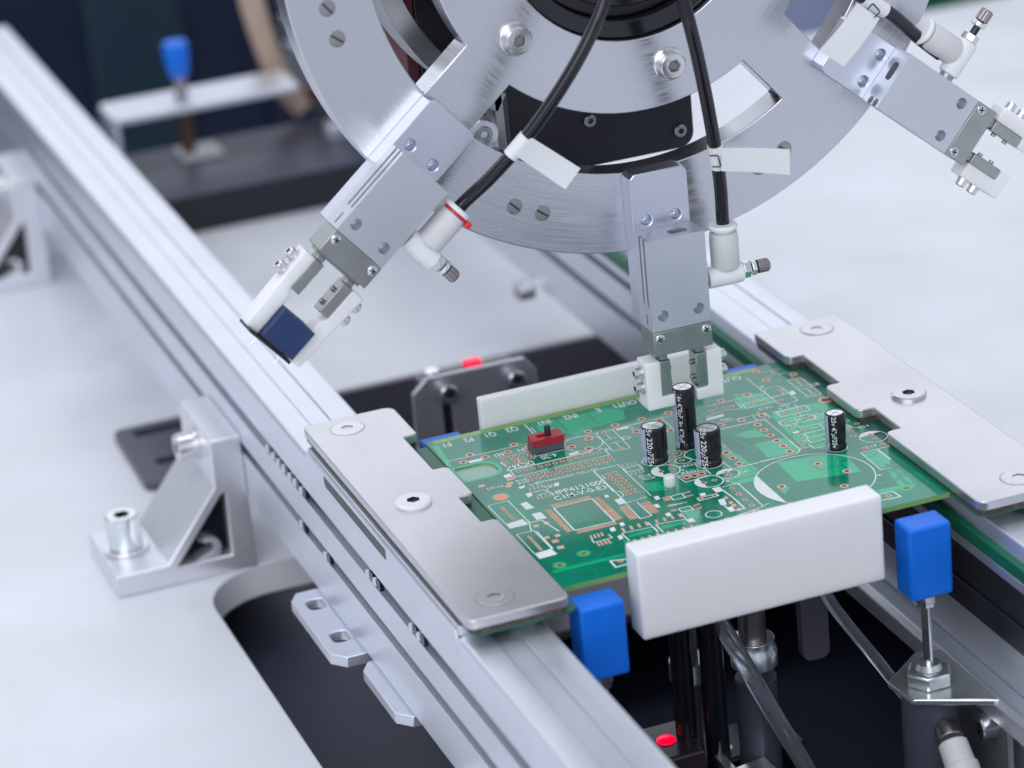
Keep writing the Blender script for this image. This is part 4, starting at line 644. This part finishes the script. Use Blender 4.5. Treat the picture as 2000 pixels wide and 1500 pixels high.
# ================================================================== grippers
def gripper(label, th, kind):
    a = math.radians(th)
    loc = (WX - 97 * math.sin(a), 0, WZ - 97 * math.cos(a))
    g = thing('gripper', label, 'gripper', loc, 'pneumatic grippers round the wheel', rot=(0, a, 0))
    Z = lambda r: 97 - r
    # body: cross-section (t, y) with two grooves in the side, solid towards the jaws
    def sec(gr):
        p = [(-9.4, -4), (9.4, -4), (9.4, 6), (-9.4, 6)]
        if gr: p = [(-9.4, -4), (9.4, -4), (9.4, 6), (-9.4, 6), (-9.4, 2.2), (-7.2, 2.2), (-7.2, 0.9), (-9.4, 0.9), (-9.4, -1.0), (-7.2, -1.0), (-7.2, -2.3), (-9.4, -2.3)]
        return p
    q = MB(); q.prism(sec(False), Z(125.8), Z(97.0))
    c_ = MB()
    for y0 in (-2.3, 0.9):
        c_.prism(rpoly([(y0, 3, 0), (y0 + 1.35, 3, 0), (y0 + 1.35, Z(118.5), 0.65), (y0, Z(118.5), 0.65)], 6), -12, -7.4, 'x')
        c_.cyl((-8.2, y0 + 0.7, Z(100)), (-8.2, y0 + 0.7, 3), 1.35, 20)
    for tx_ in (-5.75, 5.75): c_.cyl((tx_, -4.5, Z(121.1)), (tx_, -0.8, Z(121.1)), 1.95, 22, 0.8)
    c_.prism(rpoly([(-0.6, -1.4, 1.3), (5.4, -1.4, 1.3), (5.4, 2.0, 1.3), (-0.6, 2.0, 1.3)]), Z(103), 3)
    c_.box(-10, -8.4, -0.4, 0.8, Z(124.6), Z(121))
    q.build('body', 'body', g, bevel=0.25, cut=c_)
    ep = MB().box(-9.4, 9.4, -4.25, 6, Z(133.5), Z(125.95)).build('end_plate', 'jaw', g, bevel=0.2)
    for tx_ in (-7.5, 7.5):
        q = MB(); q.at((tx_, -4.3, Z(128.1)), (0, -1, 0), 0.4); q.lathe([(1.5, 0), (1.5, 0.12), (1.2, 0.3), (0.02, 0.36)], 22, close=False)
        q.cur = 1
        for k in (0, math.pi / 2):
            c0, s0 = math.cos(k), math.sin(k); zz = 0.40 + 0.01 * k
            q.add([(c0 * u - s0 * v, s0 * u + c0 * v, zz) for u, v in ((-0.95, -0.2), (0.95, -0.2), (0.95, 0.2), (-0.95, 0.2))], [(0, 1, 2, 3)])
        q.build('cross_head_screw', ['screw', 'gloss'], ep, fix=False)
    MB().box(-8.6, 8.6, -1.5, 3.5, Z(134.4), Z(133.55)).build('jaw_guide', 'steel', g, bevel=0.1)
    gap = 0.0
    for sg in (-1, 1):
        x0, x1 = sorted((sg * 4.1, sg * 7.6))
        jw = MB().box(x0, x1, -2.6, 3.0, Z(147), Z(136)).build('jaw', 'jaw', g, bevel=0.25)
        xa, xb = sorted((sg * 4.7, sg * 7.2)); MB().box(xa, xb, -1.9, 2.6, Z(135.95), Z(134.4)).build('jaw_neck', 'steel', jw, bevel=0.1)
        for r_ in (139.4, 144.2):
            MB().cyl((sg * 4.05, 0.3, Z(r_)), (sg * 3.1, 0.3, Z(r_)), 0.8, 14).build('set_screw', 'steel', jw, bevel=0.1)
        if kind == 'long':
            p = [(sg * 7.65, Z(136)), (sg * 12.0, Z(136)), (sg * 10.9, Z(163)), (sg * 6.05, Z(163)), (sg * 6.05, Z(149)), (sg * 7.65, Z(147.3))]
        elif kind == 'step':
            p = [(sg * 7.65, Z(135.6)), (sg * 12.4, Z(135.6)), (sg * 12.4, Z(150.9)), (sg * 3.6, Z(150.9)), (sg * 3.6, Z(147.2)), (sg * 7.65, Z(147.2))]
        else:
            p = [(sg * 7.65, Z(135.6)), (sg * 12.4, Z(135.6)), (sg * 12.4, Z(150.9)), (sg * 4.2, Z(150.9)), (sg * 4.2, Z(147.2)), (sg * 7.65, Z(147.2))]
        fp = MB().prism(p, -3.2, 4.2 if kind != 'long' else 3.4, 'y').build('finger_pad', 'pom', g, bevel=0.45, seg=3)
        for r_ in (139.4, 144.2):
            xo = sg * (12.4 if kind != 'long' else 11.8)
            q = MB(); q.at((xo, 0.6, Z(r_)), (sg, 0, 0)); q.lathe([(1, 0), (2.1, 0), (2.1, 0.35), (1.8, 0.4), (1.8, 0.8), (1, 0.8)], 24, close=False); q.M = Matrix.Identity(4)
            sock(q, (xo + sg * 0.7, 0.6, Z(r_)), (sg, 0, 0), 1.7, 1.9, 0.85, 1.0, 0.35); q.build('pad_screw', ['screw', 'socket'], fp)
    # speed controller
    f = MB(); f.cyl((9.45, 1, Z(114.3)), (11.2, 1, Z(114.3)), 2.3, 20); f.build('thread', 'steel', g)
    e = MB(); e.at((11.0, 1, Z(114.3)), (1, 0, 0)); e.lathe([(2.9, 0), (3.25, 0.4), (3.3, 8), (3.2, 11.2), (2.7, 11.6)], 28); e.M = Matrix.Identity(4)
    el = e.build('speed_controller', 'ring', g, bevel=0.15)
    e = MB(); e.at((17.4, 1, Z(112.2))); e.lathe([(3.7, 0), (4.35, 1.0), (4.4, 9.5), (4.15, 11.6), (3.4, 11.7)], 32); e.build('barrel', 'fit', el, bevel=0.15)
    e = MB(); e.at((17.4, 1, Z(100.5))); e.lathe([(3.0, 0), (3.0, 0.9), (4.35, 1.0), (4.5, 1.7), (4.0, 2.4), (2.2, 2.5)], 32); rc = e.build('release_ring', 'ring', el)
    if kind == 'long':
        e = MB(); e.at((17.4, 1, Z(100.4))); e.lathe([(3.3, 0), (3.9, 0.1), (3.9, 0.7), (3.3, 0.8)], 28); e.build('colour_ring', 'red_ring', el)
        MB().box(20.6, 22.6, -3.2, -1.0, Z(101.2), Z(99.2)).build('release_tab', 'red_ring', el, bevel=0.4)
    e = MB(); e.at((22.6, 1, Z(114.0)), (1, 0, 0)); e.lathe([(2.75, 0), (2.75, 2.4)], 6); e.build('hex_nut', 'screw', el, bevel=0.3, smooth=20)
    ext = 2.2 if kind == 'short' else 0.0
    e = MB(); e.at((25.0, 1, Z(114.0)), (1, 0, 0)); e.lathe([(1.2, 0), (1.2, 3.0 + ext)], 16); e.build('needle', 'gloss', el)
    e = MB(); e.at((25.5 + ext, 1, Z(114.0)), (1, 0, 0)); e.lathe([(2.3, 0), (2.4, 0.3), (2.4, 1.3), (2.3, 1.5)], 6 if kind == 'step' else 24); e.build('lock_nut', 'zinc', el, bevel=0.15, smooth=20)
    e = MB(); e.at((27.5 + ext, 1, Z(114.0)), (1, 0, 0)); n = 36
    prof = [(2.0, 0), (2.1, 0.2), (2.1, 3.3), (1.8, 3.8), (0.05, 3.85)]
    vs = []; fs = []
    for k, (r_, h_) in enumerate(prof):
        for i in range(n): aa = 2 * math.pi * i / n; rr = r_ * (1 - 0.05 * (i % 2) * (1 if 0 < k < 3 else 0)); vs.append((rr * math.cos(aa), rr * math.sin(aa), h_))
    for k in range(len(prof) - 1):
        for i in range(n): j = (i + 1) % n; fs.append((k * n + i, k * n + j, (k + 1) * n + j, (k + 1) * n + i))
    e.add(vs, fs); e.build('adjusting_knob', 'knob', el, smooth=12)
    return g
g1 = gripper('tilted gripper over the near rail holding a square navy component', ST[0], 'long')
g2 = gripper('upright gripper closed on the tall capacitor above the board', ST[1], 'step')
g3 = gripper('tilted gripper with empty open fingers at the right frame edge', ST[2], 'short')
a = math.radians(ST[0])
nc = thing('square_component', 'square navy blue component with black base held in white fingers', 'component', (WX - 157 * math.sin(a), 0, WZ - 157 * math.cos(a)), rot=(0, a, 0))
MB().box(-6.0, 6.0, -6.6, 5.5, -5.4, 4.6).build('case', 'navy', nc, bevel=0.15)
MB().box(-9.8, 6.6, -5.6, 4.5, -6.9, -5.9).build('base', 'black', nc, bevel=0.15)
for x in (-4.6, 4.8): MB().cyl((x, -1, -9.8), (x, -1, -6.9), 0.14, 8).build('lead', 'screw', nc)

# ---- air tubes with label flags
def airtube(label, pts, flag, wrap, lab):
    t = thing('air_tube', label, 'tube', pts[0], 'black air tubes from the wheel hub')
    MB().tube(pts, 2.0, 18, 10).build('hose', 'tube', t)
    p0, p1 = wrap
    lw = MB().cyl(p0, p1, 2.35, 24).build('label_wrap', 'ring', t)
    # the flag: a slightly curled double sheet standing off the tube
    A, B, C_, D = [Vector(v) for v in flag]; n = (B - A).cross(D - A).normalized(); q = MB(); N = 10
    vs = []
    for i in range(N + 1):
        u = i / N; bend = n * (0.9 * math.sin(u * 3.0) - 0.5 * u)
        for P, Q in ((A, B), (D, C_)): vs.append(tuple(P.lerp(Q, u) + bend))
    vs2 = [tuple(Vector(v) + n * 0.35) for v in vs]; k = len(vs)
    fs = [(2 * i, 2 * i + 2, 2 * i + 3, 2 * i + 1) for i in range(N)] + [(k + 2 * i, k + 2 * i + 1, k + 2 * i + 3, k + 2 * i + 2) for i in range(N)]
    fs += [(2 * i, k + 2 * i, k + 2 * i + 2, 2 * i + 2) for i in range(N)] + [(2 * i + 1, 2 * i + 3, k + 2 * i + 3, k + 2 * i + 1) for i in range(N)] + [(0, 1, k + 1, k), (2 * N, k + 2 * N, k + 2 * N + 1, 2 * N + 1)]
    q.add(vs + vs2, fs); q.build('label_flag', 'tag', lw)
    return t
t2 = airtube('black air tube running straight down to the upright gripper', [(17.6, 1, 60), (17.7, 1, 69.3), (16.6, -1.5, 84), (12.9, -6, 105.8), (9.3, -9, 124.3), (6.4, -10, 138.8), (6.0, -4, 152), (6, 20, 160)],
        [(16.0, -6.0, 94.3), (37.8, -5.5, 89.5), (37.4, -5.5, 81.6), (15.6, -6.0, 87.2)], ((14.9, -3.9, 94.9), (16.2, -2.2, 87.4)), 0)
t1 = airtube('black air tube curving down to the tilted gripper over the near rail', [(-70.5, 1, 84.6), (-62.6, 1, 91.3), (-54.6, -3, 98.9), (-43.9, -7, 110.2), (-32.8, -10, 124.1), (-24.2, -11, 136.4), (-17.8, -10, 147.2), (-12, -2, 155), (-8, 20, 160)],
        [(-43.6, -9.0, 110.3), (-29.4, -8.6, 98.0), (-34.6, -8.6, 92.6), (-48.6, -9.0, 105.6)], ((-44.0, -6.9, 110.0), (-49.0, -5.1, 104.6)), 0)
t3 = airtube('black air tube ending at the gripper beside the frame edge', [(92, 1, 106.9), (85.2, 1, 113.2), (75.1, -3, 123.1), (66.4, -6, 129.3), (56, -8, 138), (44, -8, 150), (30, 0, 160), (20, 20, 165)],
        [(61.4, -7.5, 130.6), (48.2, -8.0, 118.4), (55.8, -8.0, 112.2), (68.4, -7.2, 124.4)], ((63.6, -6.5, 131.6), (71.6, -4.4, 125.6)), 0)
# marks printed on the flags' sleeves
def c_mark(t, c, u, v, h):
    c = Vector(c); u = Vector(u).normalized(); v = Vector(v).normalized(); q = MB()
    pts = [(-.35, -.5), (.3, -.5), (.35, -.4), (.35, .4), (.3, .5), (-.35, .5)]
    for i in range(len(pts) - 1):
        a, b = [c + (u * p[0] + v * p[1]) * h for p in pts[i:i + 2]]; d = (b - a).normalized(); n = u.cross(v).normalized(); o = d.cross(n) * 0.22
        q.add([a + o, a - o, b - o, b + o], [(0, 1, 2, 3)])
    q.build('sleeve_mark', 'socket', t, fix=False)
c_mark(t2, (13.8, -5.8, 90.6), (0.93, -0.34, -0.09), (-0.15, 0, 1), 3.6)
c_mark(t3, (66.2, -8.4, 127.4), (0.8, 0, 0.6), (-0.6, 0, 0.8), 3.6)

# ================================================================== inside the table opening
sb = thing('sensor_bracket', 'dark chamfered steel plate with two screws behind the white bar', 'bracket', (-17, 150, -92))
q = MB(); q.prism([(-42, -110), (5, -110), (5, -27.5), (1, -22.6), (-35.5, -22.4), (-41, -27.5)], 150, 152.5, 'y', holes=[rpoly([(-30.6, -60, 1.6), (-27.2, -60, 1.6), (-27.2, -32, 1.6), (-30.6, -32, 1.6)]), rpoly([(-5.4, -60, 1.6), (-2, -60, 1.6), (-2, -32, 1.6), (-5.4, -32, 1.6)])])
q.build('plate', 'lower2', sb, bevel=0.5)
for x, z in ((-28.9, -28.4), (-3.7, -28.8)):
    q = MB(); sock(q, (x, 149.9, z), (0, -1, 0), 3.4, 4.5, 1.6, 2.0, 0.4); q.build('screw', ['screw', 'socket'], sb)
MB().box(-36, 0, 152.6, 165, -60, -26).build('sensor_body', 'sensor', sb, bevel=0.5)
MB().box(-17.5, -11.5, 160, 164.5, -25.9, -24.2).build('lamp', 'led', sb, bevel=0.4)
q = MB(); q.cyl((-31, 158, -25.9), (-31, 158, -22.5), 3.0); q.build('dome', 'zinc', sb, bevel=0.8)
for x, z in ((98.5, -47), (98.4, -47)): pass
bs = thing('rail_bolt', 'blurred socket bolt on the far rail above the table opening', 'bolt', (50, 290, -56))
q = MB(); sock(q, (56.9, 300, -57), (-1, 0, 0), 4.2, 7, 2.0, 2.5, 0.5); q.build('head', ['screw', 'socket'], bs)
ps = thing('photo_sensor', 'black photo sensor with glowing red lamp beside the near rail', 'sensor', (-30, -40, -120))
MB().prism(rpoly([(-45, -52, 1.5), (-21, -52, 1.5), (-21, -30, 1.5), (-45, -30, 1.5)]), -112, -74).build('body', 'sensor', ps, bevel=1.0)
q = MB(); q.at((-29.8, -41, -74)); q.lathe([(3.0, 0), (2.9, 0.5), (2.2, 1.0), (0.05, 1.2)], 24); q.build('lamp', 'led', ps)
lb = thing('lower_clamp', 'shiny folded steel clip at the foot of the black rods', 'clip', (-10, -50, -110))
q = MB(); q.prism([(-24, -96), (2, -90), (2, -88.5), (-9, -90), (-14, -80), (-17, -80), (-14, -92), (-24, -93.5)], -56, -40, 'y'); q.build('clip', 'zinc', lb, bevel=0.3)
for i, (x, y, r, zb, zt, lab) in enumerate([(-22.6, -40, 3.3, -149, -17.5, 'slim glossy black rod under the white bar, left of two'), (-14.4, -44, 3.6, -149, -17.5, 'thicker glossy black rod under the white bar, right of two')]):
    t = thing('support_rod', lab, 'rod', (x, y, zb), 'black rods under the white bar'); MB().cyl((x, y, zb), (x, y, zt), r, 28).build('rod', 'gloss', t)
ct = thing('clear_tube', 'clear plastic tube slanting down across the black rods', 'tube', (0, -70, -100))
MB().tube([(-14, -44, -32), (-10, -47, -41), (1, -52, -68), (11, -56, -92), (30, -62, -140)], 2.7, 18).build('tube', 'clear', ct)
ct = thing('clear_tube', 'clear plastic tube running back towards the rail under the bar', 'tube', (20, -20, -60))
MB().tube([(21, -44, -30), (26, -44, -42), (38, -46, -62), (50, -48, -82), (62, -50, -102)], 1.9, 18).build('tube', 'clear', ct)
gc = thing('air_cylinder', 'grey air cylinder with clamp ring behind the clear tube', 'cylinder', (3, -30, -120))
MB().cyl((3.4, -34, -120), (3.4, -34, -30), 4.2, 28).build('barrel', 'knob', gc, bevel=0.4)
q = MB(); q.at((3.4, -34, -60)); q.lathe([(4.3, 0), (7.2, 0), (7.2, 5), (6.6, 6), (6.6, 9), (4.3, 9)], 30, close=False); q.build('clamp_ring', 'zinc', gc, bevel=0.3)
MB().cyl((3.4, -34, -150), (3.4, -34, -64), 6.4, 28).build('lower_body', 'beam', gc, bevel=0.4)
hp = thing('hanging_plate', 'dull grey plate with rounded foot hanging behind the bar', 'plate', (22, -36, -55))
MB().prism(rpoly([(18, -62, 3), (27, -62, 3), (27, -20, 0.5), (18, -20, 0.5)]), -38, -34, 'y').build('plate', 'lower', hp, bevel=0.4)
cm = thing('cylinder_mount', 'shiny bent steel plate under the right blue block with hex nut', 'mount', (42, -80, -120))
q = MB(); q.prism([(28.5, -74), (30, -87.5), (53.6, -101), (55, -101), (55, -64), (44, -61)], -56.6, -54.6, 'z'); q.build('top_plate', 'zinc', cm, bevel=0.4)
MB().box(53.2, 55, -101, -64, -92, -56.8).build('side_plate', 'zinc', cm, bevel=0.4)
q = MB(); q.at((39.2, -80, -54.5)); q.lathe([(6.9, 0), (7.2, 0.4), (7.2, 4.0), (6.4, 4.6), (2.0, 4.6)], 6); q.build('hex_nut', 'zinc', cm, bevel=0.4, smooth=20)
q = MB(); q.at((39.2, -80, -49.8)); q.lathe([(4.0, 0), (3.4, 1.8), (1.7, 2.0)], 28); q.build('collar', 'zinc', cm)
MB().cyl((39.2, -80, -140), (39.2, -80, -56.7), 8.6, 32).build('cylinder', 'beam', cm, bevel=0.6)
q = MB(); sock(q, (53.1, -94, -65.5), (-1, 0, 0), 4.0, 6.0, 1.9, 2.4, 0.5); q.build('side_bolt', ['screw', 'socket'], cm)
q = MB(); q.cyl((40, -88.2, -66), (39, -93, -68), 4.0, 28); q.build('port', 'knob', cm, bevel=0.3)
af = thing('air_fitting', 'pale grey push-in air fitting below the bent steel plate', 'fitting', (40, -98, -75))
q = MB(); q.at((39, -93.2, -68), (-0.05, -0.75, -0.66)); q.lathe([(3.6, 0), (4.4, 0.6), (4.6, 7.5), (5.2, 7.7), (5.2, 10.5), (4.8, 11.2), (0.05, 11.3)], 30); q.build('barrel', 'fit', af, bevel=0.2)
q = MB(); q.cyl((37.5, -99, -77), (36, -104, -92), 4.2, 26); q.build('elbow', 'ring', af, bevel=0.4)
fr = thing('frame_post', 'rounded aluminium frame post below the far rail at the right', 'post', (66, -110, -200))
MB().box(58.5, 84, -330, -72, -200, -62.4).build('post', 'rail', fr, bevel=2.5, seg=4)
for lab, x, y, r, zt in [('polished steel shaft behind the black rods under the board', -7, -6, 3.0, -18), ('polished steel shaft farther back beside the grey air cylinder', 15, -2, 2.4, -18)]:
    t = thing('guide_shaft', lab, 'shaft', (x, y, -149)); MB().cyl((x, y, -149), (x, y, zt), r, 24).build('shaft', 'steel', t)
    q = MB(); q.at((x, y, -75)); q.lathe([(r, 0), (r + 3.4, 0), (r + 3.4, 7), (r, 7)], 28, close=False); q.build('collar', 'lower2', t, bevel=0.4)
ct = thing('clear_tube', 'thin clear tube drooping low between the rods and bent plate', 'tube', (0, -60, -140))
MB().tube([(-10, -52, -149), (4, -58, -122), (20, -62, -108), (33, -66, -112), (40, -66, -135)], 1.7, 14).build('tube', 'clear', ct)
tb = thing('terminal_block', 'dark block with small bright screws under the board', 'block', (14, 10, -149))
MB().box(-6, 34, 2, 24, -148.9, -112).build('body', 'gloss', tb, bevel=1.0)
for x in (0, 9, 18, 27):
    q = MB(); sock(q, (x, 8, -112), (0, 0, 1), 2.0, 1.4, 0.9, 0.9, 0.3); q.build('screw', ['zinc', 'socket'], tb)
